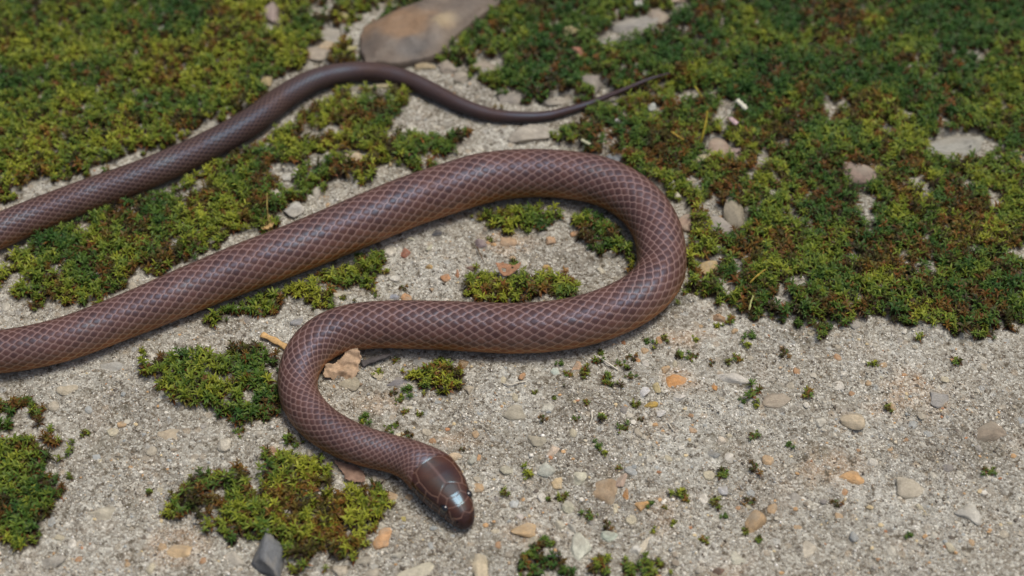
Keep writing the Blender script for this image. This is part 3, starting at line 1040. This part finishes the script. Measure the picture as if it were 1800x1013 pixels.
for i, (nm, e, top, lab) in enumerate(LOOSE):
    hh = max(1.0, min(e[2], e[3]) * .07)
    o = put_stone(*e[:4], e[4], e[5], hmm=hh, sink=.38, name=nm, seed=400 + i, sub=3, facets=9, rough=.14, sharp=.62, grow=1.5)
    o.location.z = float(gsample(o.location.x, o.location.y)) + max(hh * .001 * .3, (top - 1.6) * .0006)
    tag(o, lab, 'stone')

# the big smooth rock: a worn slab with its own outline
def big_rock():
    out = [(631, 84), (636, 62), (650, 44), (690, 24), (735, 8), (790, -20), (860, -52), (915, -62), (925, -35), (885, 0), (838, 36), (800, 66), (782, 92), (742, 108), (690, 113), (646, 111)]
    O = np.array([at(a, b, .002)[:2] for a, b in out])
    c = O.mean(0)
    n, rings = 96, 26
    th = np.linspace(0, 2 * math.pi, len(O) + 1)
    O2 = np.vstack([O, O[:1]])
    tq = np.linspace(0, 2 * math.pi, n, endpoint=False)
    bx, by = np.interp(tq, th, O2[:, 0]), np.interp(tq, th, O2[:, 1])
    for _ in range(3):
        bx = (np.roll(bx, 1) + 2 * bx + np.roll(bx, -1)) / 4
        by = (np.roll(by, 1) + 2 * by + np.roll(by, -1)) / 4
    wob = 1 + (fbm(bx, by, .006, 3) - .5) * .16 + (vnoise(bx, by, .0022, 6) - .5) * .05
    bx, by = c[0] + (bx - c[0]) * wob, c[1] + (by - c[1]) * wob
    V, F = [], []
    prof = [(1.0, -.004), (1.02, -.001), (1.02, .001), (1.005, .0028)] + [(f, .0028 + .0032 * (1 - f ** 3.2)) for f in np.linspace(.985, .02, rings)]
    for f, z in prof:
        x, y = c[0] + (bx - c[0]) * f, c[1] + (by - c[1]) * f
        zz = z + (fbm(x, y, .014, 2) - .5) * .0035 * min(1, (1.03 - f) * 8) + (fbm(x, y, .004, 5) - .5) * .0007
        V.append(np.stack([x, y, zz], 1))
    V = np.concatenate(V)
    R_ = len(prof)
    a = np.arange(R_ - 1)[:, None] * n + np.arange(n)[None]
    b = np.arange(R_ - 1)[:, None] * n + (np.arange(n)[None] + 1) % n
    F = np.stack([a, b, b + n, a + n], 2).reshape(-1, 4).tolist()
    F.append(list(range((R_ - 1) * n, R_ * n)))
    me = bpy.data.meshes.new('rock')
    me.from_pydata((V - [c[0], c[1], 0]).tolist(), [], F)
    me.polygons.foreach_set('use_smooth', [True] * len(F))
    me.materials.append(M_ROCK)
    st = np.zeros((len(V), 3))                                    # mineral stains: tan, cream, slate
    for j, (a_, b_, ra, rb, dg) in enumerate([(712, 64, 70, 30, -14), (778, 56, 34, 16, -30), (738, 98, 40, 15, -14)]):
        ex, ey, aa_, bb_, rr_ = ell(a_, b_, ra, rb, dg)
        dx, dy = V[:, 0] - ex, V[:, 1] - ey
        q_ = np.hypot((dx * math.cos(rr_) + dy * math.sin(rr_)) / aa_, (-dx * math.sin(rr_) + dy * math.cos(rr_)) / bb_)
        st[:, j] = sstep(1.35, .45, q_ + (fbm(V[:, 0], V[:, 1], .007, 3 + j) - .5) * 1.7)
    attr_c(me, 'stain', st)
    o = link('rock', me, None, (c[0], c[1], 0))
    tag(o, 'large smooth brown rock with tan stain behind the tail', 'rock')
    for f in (.25, .5, .75, .9):
        for j in range(0, n, 6):
            if f > .55 and 8 <= j / n * len(out) <= 12.6:
                continue                                          # moss creeps over this rim
            TAKEN.append((c[0] + (bx[j] - c[0]) * f, c[1] + (by[j] - c[1]) * f, .0016 if f > .8 else (.003 if f > .7 else .006)))


big_rock()

TK = np.array(TAKEN)


def taken(x, y, grow=1.0):
    v = np.zeros(len(x), bool)
    for (a, b, r) in TK:
        v |= (x - a) ** 2 + (y - b) ** 2 < (r * grow) ** 2
    return v


# ------------------------------------------------------------------ moss
GREENS = np.array([srgb(150, 156, 46), srgb(116, 132, 40), srgb(80, 112, 42), srgb(54, 92, 38)])
YELLOW = np.array(srgb(192, 196, 76))
BROWNS = np.array([srgb(74, 48, 24), srgb(104, 66, 30), srgb(52, 34, 22), srgb(128, 78, 36)])


def moss_leaves(bx, by, bz, size, tint, brown, rng, nleaf=14, slim=1.0):
    """one leafy shoot at each base point -> vertices, triangles, colours"""
    n = len(bx)
    N = n * nleaf
    idx = np.repeat(np.arange(n), nleaf)
    li = np.tile(np.arange(nleaf), n)
    f = li / (nleaf - 1)                                          # 0 bottom .. 1 top
    az = li * 2.39996 + rng.uniform(0, 6.28, n)[idx] + rng.normal(0, .25, N)
    sz = size[idx]
    lean = rng.normal(0, .25, (n, 2))[idx]
    hgt = sz * (.15 + .95 * f)
    base = np.stack([bx[idx] + lean[:, 0] * hgt, by[idx] + lean[:, 1] * hgt, bz[idx] + hgt], 1)
    el = np.clip(.25 + .75 * f ** 2 + rng.normal(0, .22, N), -.2, 1.45)     # outward low, upright at the tip
    L = sz * (.95 - .3 * f) * rng.uniform(.7, 1.25, N)
    L = L * (1 + (1 - slim) * .6)
    W = L * rng.uniform(.12, .18, N) * slim
    dh = np.stack([np.cos(az), np.sin(az), np.zeros(N)], 1)
    sd = np.stack([-np.sin(az), np.cos(az), np.zeros(N)], 1)
    up = np.array([0, 0, 1.0])
    mid = base + dh * (L * .5 * np.cos(el))[:, None] + up * (L * .55 * np.sin(el) + L * .06)[:, None]
    el2 = el - rng.uniform(.2, 1.2, N)
    tip = mid + dh * (L * .5 * np.cos(el2))[:, None] + up * (L * .5 * np.sin(el2))[:, None] + sd * (rng.normal(0, .12, N) * L)[:, None]
    tw = (rng.normal(0, .35, N) * W)[:, None] * up
    V = np.stack([base + sd * W[:, None] * .5, base - sd * W[:, None] * .5, mid + sd * W[:, None] + tw, mid - sd * W[:, None] - tw, tip], 1).reshape(-1, 3)
    o = np.arange(N) * 5
    F = np.stack([o, o + 1, o + 2, o + 2, o + 1, o + 3, o + 2, o + 3, o + 4], 1).reshape(-1, 3)
    # colour: shoots differ in green, old low leaves are brown
    g = np.clip(tint + rng.normal(0, .16, n), 0, .999) * (len(GREENS) - 1)
    gi = g.astype(int)
    gc = GREENS[gi] * (1 - (g - gi))[:, None] + GREENS[np.minimum(gi + 1, 3)] * (g - gi)[:, None]
    c = gc[idx]
    yl = np.clip(f - .55, 0, 1) * rng.uniform(.2, 1.6, n)[idx] * (1 - tint)[idx]
    c = c * (1 - yl[:, None]) + YELLOW * yl[:, None]
    bc = BROWNS[rng.integers(0, 4, n)][idx]
    dead = sstep(.42, .05, f + rng.normal(0, .1, N))
    dead = np.maximum(dead, (rng.uniform(0, 1, n)[idx] < brown[idx]) * rng.uniform(.6, 1, N))
    c = c * (1 - dead[:, None]) + bc * dead[:, None]
    c = c * rng.uniform(.75, 1.2, N)[:, None]
    return V, F, np.repeat(c, 5, 0)


def moss_patch(i):
    kind, _, thick, green, bb, lab = MOSS[i]
    rng = np.random.default_rng(900 + i)
    lo, hi = POLYS[i].min(0) - .004, POLYS[i].max(0) + .004
    lo = np.maximum(lo, [-.172, -.083])
    hi = np.minimum(hi, [.172, .140])
    sp = {'front': .00125, 'mid': .0013, 'deep': .00142, 'thin': .0011, 'sparse': .0012}[kind]
    xs, ys = np.meshgrid(np.arange(lo[0], hi[0], sp), np.arange(lo[1], hi[1], sp), indexing='ij')
    x = xs.ravel() + rng.uniform(-.6, .6, xs.size) * sp
    y = ys.ravel() + rng.uniform(-.6, .6, xs.size) * sp
    sd = moss_sd(i, x, y)
    k = sd < 0
    cover = fbm(x, y, .0026 if kind in ('thin', 'sparse') else .005, 7)
    thr = {'front': .29, 'mid': .27, 'deep': .16, 'thin': .60, 'sparse': .42}[kind]
    ext = np.ptp(POLYS[i], axis=0).max()
    if ext < .035 and kind not in ('thin', 'sparse'):
        thr = .1
    k &= cover > thr + .14 * sstep(-.005, 0, sd)
    k &= snake_dist(x, y) > 1.0 + np.where(thick > 2, .04, .0)
    k &= ~taken(x, y, .92)
    x, y, sd = x[k], y[k], sd[k]
    z = gsample(x, y)
    sn = snake_dist(x, y)
    size = rng.uniform(.0012, .0024, len(x)) * (.75 + .35 * sstep(0, -.004, sd)) * (.55 + .45 * sstep(1.0, 1.5, sn))
    if kind == 'thin':
        size *= .55
    if kind == 'sparse':
        size *= .8
    lowf = fbm(x, y, .012, 1)
    tint = np.clip(green + (lowf - .5) * 1.3 + (vnoise(x, y, .004, 2) - .5) * .5, 0, 1)
    br = np.clip((fbm(x, y, .006, 6) - .48) * 2.6 + bb, .04, .92)
    for (a, b, r, s) in BROWN:
        br = np.maximum(br, s * sstep(1.2, .3, np.hypot(x - a, (y - b) * .8) / r + (vnoise(x, y, .003, 4) - .5) * .6))
    V, F, C = moss_leaves(x, y, z, size, tint, br, rng, 13 if kind == 'front' else 14, .78 if kind in ('front', 'mid') else .95)
    c0 = np.array([x.mean(), y.mean(), 0])
    HUMUS.append(np.stack([x, y], 1))
    me = mesh_np('moss_mat', V - c0, F.ravel(), 3, M_MOSS, smooth=True)
    attr_c(me, 'col', C)
    o = link('moss_mat', me, None, c0)
    tag(o, lab, 'moss', kind='stuff')
    return len(F)


HUMUS = []
ntri = sum(moss_patch(i) for i in range(len(MOSS)))
# humus, with shade painted into its colour, exactly where shoots stand
HP = np.concatenate(HUMUS)
hg = np.zeros((nx, ny))
hi_ = np.clip(np.round((HP[:, 0] - gx[_ix0]) / .00056).astype(int) + _ix0, 0, nx - 1)
hj_ = np.clip(np.round((HP[:, 1] - gy[_iy0]) / .00056).astype(int) + _iy0, 0, ny - 1)
np.add.at(hg, (hi_, hj_), 1.0)
for _ in range(2):
    for ax in (0, 1):
        hg = (np.roll(hg, 1, ax) + hg + np.roll(hg, -1, ax))
hg = sstep(3.5, 13, hg)
ground.data.attributes['moss'].data.foreach_set('value', np.ascontiguousarray(hg, dtype=np.float32).ravel())
GM = hg

# little tufts rooted in the bare slab
TUFTS = [(929, 829, 26), (1029, 707, 16), (1117, 712, 22), (1057, 734, 24), (1093, 753, 24), (954, 733, 16), (1049, 782, 18), (1063, 795, 18),
         (1086, 822, 14), (988, 873, 26), (963, 875, 14), (1037, 904, 22), (1069, 922, 22), (1144, 887, 16), (1195, 865, 26), (1206, 877, 22), (1257, 883, 28),
         (1273, 833, 26), (1328, 763, 18), (1327, 819, 24), (1274, 907, 16), (1183, 919, 16), (1235, 948, 22), (1311, 934, 20), (1335, 948, 18), (1323, 694, 30),
         (1320, 880, 22), (961, 951, 26), (1149, 934, 16), (1167, 890, 14), (1168, 595, 18), (1195, 622, 20), (1212, 628, 14), (1222, 625, 16), (1319, 592, 22), (1314, 606, 20),
         (1299, 632, 24), (1279, 637, 18), (1058, 619, 16), (1088, 639, 14), (1108, 629, 16), (984, 642, 16), (1224, 595, 14), (1001, 659, 18), (1027, 659, 22), (1068, 659, 22),
         (1108, 662, 14), (689, 687, 16), (720, 687, 26), (705, 694, 18), (710, 724, 18), (737, 728, 16), (696, 745, 16), (683, 750, 14), (718, 763, 20), (645, 733, 24), (636, 740, 16),
         (791, 677, 22), (886, 863, 22), (506, 775, 30), (520, 782, 20), (811, 789, 12), (633, 454, 24), (655, 464, 20), (607, 488, 20), (603, 521, 16), (637, 501, 18), (660, 515, 12), (707, 501, 14),
         (640, 625, 18), (664, 652, 22), (694, 632, 14), (862, 421, 14), (905, 466, 22), (700, 702, 14), (1250, 640, 12), (1140, 600, 18), (1262, 570, 20), (1285, 558, 22),
         (940, 690, 14), (975, 700, 14), (1010, 735, 12), (1125, 735, 12), (1305, 705, 16), (1330, 712, 14), (1420, 690, 26), (1560, 720, 22), (1680, 640, 24), (1740, 830, 22), (1470, 880, 18),
         (1600, 940, 20), (250, 620, 20), (330, 650, 18), (150, 760, 22), (260, 860, 16), (420, 760, 18), (1380, 620, 24), (1390, 780, 16), (1535, 640, 22)]
LANDMARKS = [(820, 900, "beside the snake's head"), (605, 650, 'next to the curled dry leaf'), (650, 710, 'by the long orange stain'), (1070, 645, 'under the thick white rootlet'), (1105, 640, 'past the end of the thick white rootlet'), (1050, 618, 'between body and white rootlet'), (990, 650, 'near the pale mint stone'),
             (1040, 738, 'around the hooked white rootlet'), (1192, 665, 'near the angular orange stone'), (1058, 855, 'near the round tan stone'), (1126, 886, 'near the small orange chip'),
             (1020, 965, 'near the white angular stone'), (690, 490, 'among gravel under the body arch'), (640, 460, 'against the near side of the body'), (610, 505, 'at the rim of the thin moss patch'), (900, 455, 'next to the moss cushion with leaf scrap'), (1150, 598, 'under the outer bend'), (1205, 625, 'above the angular orange stone'), (1230, 595, 'on the brownish slab by the bend'),
             (1285, 560, 'along the edge of the broad olive moss'), (1325, 690, 'near the flat white stone'), (1325, 815, 'in a row past the open concrete'), (1325, 925, 'near the brown wedge stone'), (1210, 870, 'in the dip of the open concrete'),
             (1235, 948, 'near the pale green stone'), (510, 778, 'between neck and bright moss'), (720, 725, 'in the line between neck and grey stain'), (929, 829, 'beside the pale angular stone'), (1090, 790, 'on the dark stained concrete'),
             (1420, 690, 'below the olive moss, beside the long pale stone'), (1560, 730, 'near the cream stone on open concrete'), (1700, 830, 'near the brown oval stone'), (1470, 880, 'near the long orange stone'), (1600, 940, 'near the grey white stone'),
             (280, 630, 'outside the body loop'), (150, 760, 'near the lone moss clump'), (260, 860, 'near the pale lone stone'), (420, 760, 'between the neck moss and bright moss'), (970, 700, 'by the thin wavy rootlet')]
tuft_meshes = []
for q in range(7):
    rng = np.random.default_rng(50 + q)
    n = 7
    x, y = rng.normal(0, .42, n), rng.normal(0, .42, n)
    V, F, C = moss_leaves(x, y, np.zeros(n) - .12, rng.uniform(.55, .95, n), np.full(n, .3 + .07 * q), np.full(n, .25 + .04 * q), rng, 11)
    me = mesh_np('moss_tuft', V, F.ravel(), 3, M_MOSS)
    attr_c(me, 'col', C)
    tuft_meshes.append(me)
for i, (px, py, sz) in enumerate(TUFTS):
    p = at(px, py)
    if snake_dist([p[0]], [p[1]])[0] < 1.02:
        continue
    r = sz / 2 * ppm(p) * .95
    o = link('moss_tuft', tuft_meshes[i % 7], None, (p[0], p[1], float(gsample(p[0], p[1]))), (0, 0, random.uniform(0, 6.28)), (r * random.uniform(.85, 1.2), r * random.uniform(.85, 1.2), r * .8))
    lm = min(LANDMARKS, key=lambda q: math.hypot(q[0] - px, (q[1] - py) * 1.25))
    szw = 'bushy' if sz >= 22 else ('small' if sz >= 17 else 'tiny')
    tag(o, '%s moss tuft on bare concrete %s' % (szw, lm[2]), 'moss tuft', 'small moss tufts dotted over the bare concrete')

# ------------------------------------------------------------------ sand and grit over the slab
def grit():
    rng = np.random.default_rng(5)
    n = 150000
    px = rng.uniform(-30, 1830, n)
    py = 60 + 970 * rng.uniform(0, 1, n) ** .75
    a = (px - 900) / 900 * HALF
    b = (506.5 - py) / 900 * HALF
    d = FWD[None] + a[:, None] * np.array([1, 0, 0]) + b[:, None] * UPV
    kk = -CAM[2] / d[:, 2]
    P = CAM + kk[:, None] * d
    x, y = P[:, 0], P[:, 1]
    dens = fbm(x, y, .012, 3)
    keep = rng.uniform(0, 1, n) < np.clip((dens - .22) * 2.4, .12, 1)
    keep &= (gsample(x, y, GM) < rng.uniform(.05, .6, n)) & (snake_dist(x, y) > .9) & ~taken(x, y, .6)
    x, y = x[keep], y[keep]
    n = len(x)
    z = gsample(x, y)
    r = np.exp(rng.normal(math.log(.00015), .42, n)).clip(.00008, .0007)
    v = np.array([(1, 0, 0), (-1, 0, 0), (0, 1, 0), (0, -1, 0), (0, 0, 1), (0, 0, -1)], float)
    f = np.array([(0, 2, 4), (2, 1, 4), (1, 3, 4), (3, 0, 4), (2, 0, 5), (1, 2, 5), (3, 1, 5), (0, 3, 5)])
    ph = rng.uniform(0, 6.28, n)
    V = v[None] * rng.uniform(.65, 1.25, (n, 6, 1)) + rng.normal(0, .22, (n, 6, 3))
    c, s = np.cos(ph)[:, None], np.sin(ph)[:, None]
    V = np.stack([V[..., 0] * c - V[..., 1] * s, V[..., 0] * s + V[..., 1] * c, V[..., 2] * .75], 2) * r[:, None, None]
    V += np.stack([x, y, z + r * .15], 1)[:, None]
    F = (np.arange(n) * 6)[:, None, None] + f[None]
    pal = np.array([srgb(*q) for q in [(186, 180, 166), (164, 158, 146), (210, 206, 192), (236, 232, 220), (132, 124, 112), (96, 88, 78), (188, 166, 138), (176, 176, 172), (200, 190, 168), (150, 128, 104), (246, 244, 238)]])
    pr = np.array([.16, .17, .13, .13, .12, .11, .05, .07, .05, .03, .06])
    ci = rng.choice(len(pal), n, p=pr / pr.sum())
    C = pal[ci] * rng.uniform(.82, 1.18, (n, 1))
    me = mesh_np('sand_grit', V.reshape(-1, 3), F.reshape(-1), 3, M_GRIT, smooth=True)
    attr_c(me, 'col', np.repeat(C, 6, 0))
    o = link('sand_grit', me)
    tag(o, 'loose sand and fine grit strewn over the bare concrete', 'grit', kind='stuff')
    print('grit tris', n * 8)


grit()


def gravel():
    """coarse bits too many to count"""
    rng = np.random.default_rng(8)
    n = 9000
    P = np.array([at(a, b) for a, b in zip(rng.uniform(-20, 1820, n), 60 + 960 * rng.uniform(0, 1, n) ** .8)])
    x, y = P[:, 0], P[:, 1]
    keep = (rng.uniform(0, 1, n) < np.clip((fbm(x, y, .016, 5) - .3) * 1.8, .03, .7)) & (gsample(x, y, GM) < .3) & (snake_dist(x, y) > 1.02) & ~taken(x, y, .9)
    x, y = x[keep], y[keep]
    n = len(x)
    r = np.exp(rng.normal(math.log(.00042), .35, n)).clip(.00025, .0012)
    v, f = ICO[1]
    V = np.repeat(v[None], n, 0) * rng.uniform(.8, 1.15, (n, len(v), 1))
    for _ in range(5):
        nn = rng.normal(size=(n, 3))
        nn /= np.linalg.norm(nn, axis=1)[:, None]
        ov = np.maximum(np.einsum('nij,nj->ni', V, nn) - rng.uniform(.4, .8, (n, 1)), 0)
        V = V - ov[:, :, None] * nn[:, None]
    V = V * np.stack([rng.uniform(.8, 1.3, n), rng.uniform(.7, 1.1, n), rng.uniform(.5, .8, n)], 1)[:, None] * r[:, None, None]
    V += np.stack([x, y, gsample(x, y) + r * .1], 1)[:, None]
    F = (np.arange(n) * len(v))[:, None, None] + f[None]
    pal = np.array([srgb(*q) for q in [(196, 190, 174), (170, 164, 150), (216, 212, 200), (150, 140, 124), (110, 102, 92), (196, 160, 118), (172, 176, 174), (206, 188, 150), (176, 130, 96)]])
    C = pal[rng.choice(9, n, p=[.24, .2, .16, .1, .06, .07, .08, .06, .03])] * rng.uniform(.8, 1.05, (n, 1))
    me = mesh_np('fine_gravel', V.reshape(-1, 3), F.reshape(-1), 3, M_GRIT, smooth=False)
    attr_c(me, 'col', np.repeat(C, len(v), 0))
    tag(link('fine_gravel', me), 'coarse gravel bits bedded in the bare concrete', 'gravel', kind='stuff')


gravel()

# ------------------------------------------------------------------ litter
def sheet(name, outline, seed, amp, curl, thick, rgb, px, py, deg, lift, label, cat, tilt=(0, 0), holes=(), n=26):
    """a dry leaf scrap: a crumpled sheet with its own outline, in photograph pixels round its centre"""
    p = at(px, py)
    m = ppm(p)
    O = np.array(outline, float) * m
    O[:, 1] *= -1 / math.sin(PITCH)
    lo, hi = O.min(0), O.max(0)
    st = max(hi - lo) / n
    X, Y = np.meshgrid(np.arange(lo[0], hi[0] + st, st), np.arange(lo[1], hi[1] + st, st), indexing='ij')
    sh = X.shape
    x, y = X.ravel(), Y.ravel()
    sd = poly_sd(x, y, O) + (vnoise(x, y, st * 3, seed) - .5) * st * 1.2
    for (hx, hy, hr) in holes:
        sd = np.maximum(sd, hr * m - np.hypot(x - hx * m, y + hy * m / math.sin(PITCH)))
    ok = (sd < st * .35).reshape(sh)
    sc = max(hi - lo)
    z = (fbm(x, y, sc * .33, seed, 3) - .5) * 2 * amp + curl * ((x / sc) ** 2 + (y / sc) ** 2)
    z += np.abs((vnoise(x * .7 + y, y - x * .6, sc * .22, seed + 2) - .5)) * amp * .8
    q = (ok[:-1, :-1] & ok[1:, :-1] & ok[1:, 1:] & ok[:-1, 1:])
    a, b = np.where(q)
    w_ = sh[1]
    F = np.stack([a * w_ + b, (a + 1) * w_ + b, (a + 1) * w_ + b + 1, a * w_ + b + 1], 1)
    used = np.unique(F)
    mp = -np.ones(len(x), int)
    mp[used] = np.arange(len(used))
    V = np.stack([x, y, z], 1)[used]
    V[:, 2] -= V[:, 2].min()
    me = mesh_np(name, V, mp[F].ravel(), 4, M_DRY)
    o = link(name, me, None, (p[0], p[1], float(gsample(p[0], p[1])) + lift), (tilt[0], tilt[1], math.radians(-deg)))
    o.color = tuple(srgb(*rgb)) + (1,)
    so = o.modifiers.new('thickness', 'SOLIDIFY')
    so.thickness = thick
    sb = o.modifiers.new('smooth', 'SUBSURF')
    sb.levels = sb.render_levels = 1
    tag(o, label, cat)
    return o


def stick(name, pts, r0, r1, rgb, label, cat, flat=1.0, group=None, sides=8, lift=0):
    """a bent, tapering stem through pixel points (x, y, height in mm above the surface)"""
    P = []
    for (a, b, c) in pts:
        q = at(a, b, 0)
        z = float(gsample(q[0], q[1])) + c * .001
        q = at(a, b, z)
        P.append((q[0], q[1], z))
    P = np.array(P)
    L = np.concatenate([[0], np.cumsum(np.linalg.norm(np.diff(P, axis=0), axis=1))])
    tq = np.linspace(0, L[-1], 6 * len(P))
    Q = np.stack([np.interp(tq, L, P[:, i]) for i in range(3)], 1)
    for _ in range(4):
        Q[1:-1] = (Q[:-2] + Q[1:-1] * 2 + Q[2:]) / 4
    T = np.gradient(Q, axis=0)
    T /= np.linalg.norm(T, axis=1)[:, None]
    up = np.array([0, 0, 1.0])
    S = np.cross(T, up)
    S /= np.linalg.norm(S, axis=1)[:, None] + 1e-9
    N = np.cross(S, T)
    r = (r0 + (r1 - r0) * tq / L[-1]) * (1 + .18 * np.sin(tq / L[-1] * 17 + pts[0][0]))
    ph = np.linspace(0, 2 * math.pi, sides, endpoint=False)
    V = Q[:, None] + (S[:, None] * np.cos(ph)[None, :, None] + N[:, None] * np.sin(ph)[None, :, None] * flat) * r[:, None, None]
    n = len(Q)
    V = V.reshape(-1, 3)
    a = np.arange(n - 1)[:, None] * sides + np.arange(sides)[None]
    b = np.arange(n - 1)[:, None] * sides + (np.arange(sides)[None] + 1) % sides
    F = np.stack([a, b, b + sides, a + sides], 2).reshape(-1, 4).tolist()
    F.append(list(range(sides))[::-1])
    F.append(list(range((n - 1) * sides, n * sides)))
    c0 = Q[n // 2].copy()
    me = bpy.data.meshes.new(name)
    me.from_pydata((V - c0).tolist(), [], F)
    me.polygons.foreach_set('use_smooth', [True] * len(F))
    me.materials.append(M_DRY)
    o = link(name, me, None, c0)
    o.color = tuple(srgb(*rgb)) + (1,)
    tag(o, label, cat, group)
    return o


sheet('curled_dry_leaf', [(-38, 14), (-30, -2), (-8, -10), (8, -26), (26, -28), (32, -14), (28, 6), (16, 22), (-4, 24), (-20, 18)], 3, .0022, .0035, .00035,
      (190, 164, 136), 606, 648, 0, .0002, 'crumpled pale dry leaf curled inside the neck bend', 'leaf', tilt=(.35, -.1))
stick('bark_sliver', [(636, 640, .6), (655, 633, 1.2), (672, 628, 1.5), (688, 622, 1.5)], .0011, .0005, (88, 84, 84), 'dark grey pointed bark sliver beside the curled leaf', 'bark', .5)
stick('straw_piece', [(460, 588, .8), (478, 596, 1.0), (498, 607, .9), (518, 620, .6)], .00085, .0009, (206, 170, 118), 'flat tan straw piece sticking out from under the body', 'straw', .4)
sheet('leaf_scrap', [(-30, -16), (-8, -14), (14, -8), (26, 2), (30, 18), (10, 20), (-8, 14), (-14, 0), (-26, -8)], 5, .0006, .0006, .0003,
      (146, 120, 104), 615, 828, 0, .0007, 'greyish pink flat leaf scrap wedged between neck and bright moss', 'leaf')
sheet('leaf_scrap', [(-24, -10), (-4, -10), (10, -6), (24, -14), (20, -2), (8, 8), (-8, 14), (-16, 8)], 6, .0009, .0012, .0003,
      (164, 124, 96), 893, 484, 0, .0026, 'brown torn leaf scrap with holes lying on the moss cushion', 'leaf', tilt=(.2, .05), holes=((-7, 2, 3.4), (7, -2, 2.0)))
sheet('leaf_scrap', [(-14, -10), (4, -14), (14, -4), (10, 8), (-8, 12)], 2, .0007, .001, .0003, (190, 160, 110), 470, 395, 0, .0012,
      'small tan leaf bit hanging at the mossy edge beside the body', 'leaf')
stick('wood_chip', [(1296, 177, 5.0), (1304, 184, 5.0), (1312, 192, 4.6)], .00075, .0008, (214, 214, 196), 'short white wood chip on top of the moss', 'wood chip', .7)
stick('wood_chip', [(1022, 246, 3.2), (1030, 250, 3.2), (1037, 254, 3.0)], .0005, .0005, (196, 198, 166), 'small greenish white chip on moss behind the body arch', 'wood chip', .7)
stick('petal_scrap', [(1284, 208, 4.4), (1290, 214, 4.4), (1296, 218, 4.2)], .0007, .0009, (196, 170, 172), 'pale pink scrap on the moss under the white wood chip', 'scrap', .5)
roots = [([(1052, 627, .5), (1062, 634, .9), (1074, 642, .8), (1086, 650, .4)], 'thick white rootlet on the concrete below the body', .00026),
         ([(1040, 724, .3), (1041, 735, .9), (1036, 747, .5)], 'white hooked rootlet among dark moss crumbs', .0002),
         ([(884, 674, .3), (898, 677, .8), (912, 672, .7), (924, 671, .3)], 'thin wavy white rootlet below the straight body', .00018),
         ([(1175, 744, .3), (1180, 752, .6), (1184, 758, .3)], 'tiny pale rootlet on the open concrete', .0002)]
for pts, lab, r in roots:
    stick('rootlet', pts, r, r * .7, (222, 216, 200), lab, 'rootlet', 1.0, sides=6)
stems = [([(1228, 262, 2), (1236, 235, 4.5), (1242, 210, 6), (1243, 196, 6.5)], (150, 138, 48), 'tall yellow stalk rising from the moss below the wood chip', .00045),
         ([(1180, 232, 4.2), (1192, 240, 4.6), (1202, 246, 4.2)], (176, 148, 66), 'short straw stem lying across the rusty moss', .0003),
         ([(1222, 152, 4.5), (1228, 162, 5.0), (1234, 170, 4.6)], (166, 160, 60), 'little yellow stem in the moss past the tail tip', .0003),
         ([(470, 335, 1.5), (469, 360, 3), (472, 392, 2)], (140, 126, 70), 'thin upright stem with the tan leaf bit', .00025),
         ([(838, 434, .6), (844, 446, 1.6), (850, 460, .6)], (104, 82, 58), 'thin dark stem arching over the concrete near the moss cushion', .00018),
         ([(1318, 498, 3.5), (1328, 487, 4.4), (1345, 474, 4.6)], (176, 152, 70), 'straw stem across the moss outside the bend', .00028),
         ([(1317, 545, 2.5), (1320, 530, 4), (1324, 520, 4.4)], (196, 196, 130), 'pale stem standing in bright moss outside the bend', .0003),
         ([(462, 783, .6), (474, 796, 1.2), (488, 806, 1.0), (500, 815, .8)], (150, 98, 64), 'thin reddish stem along the edge of the bright moss', .0002),
         ([(735, 238, 2.2), (742, 246, 2.6), (746, 254, 2.0)], (168, 110, 60), 'short orange stem in moss above the body arch', .00025)]
for pts, rgb, lab, r in stems:
    stick('dry_stem', pts, r, r * .7, rgb, lab, 'stem', 1.0, sides=6)
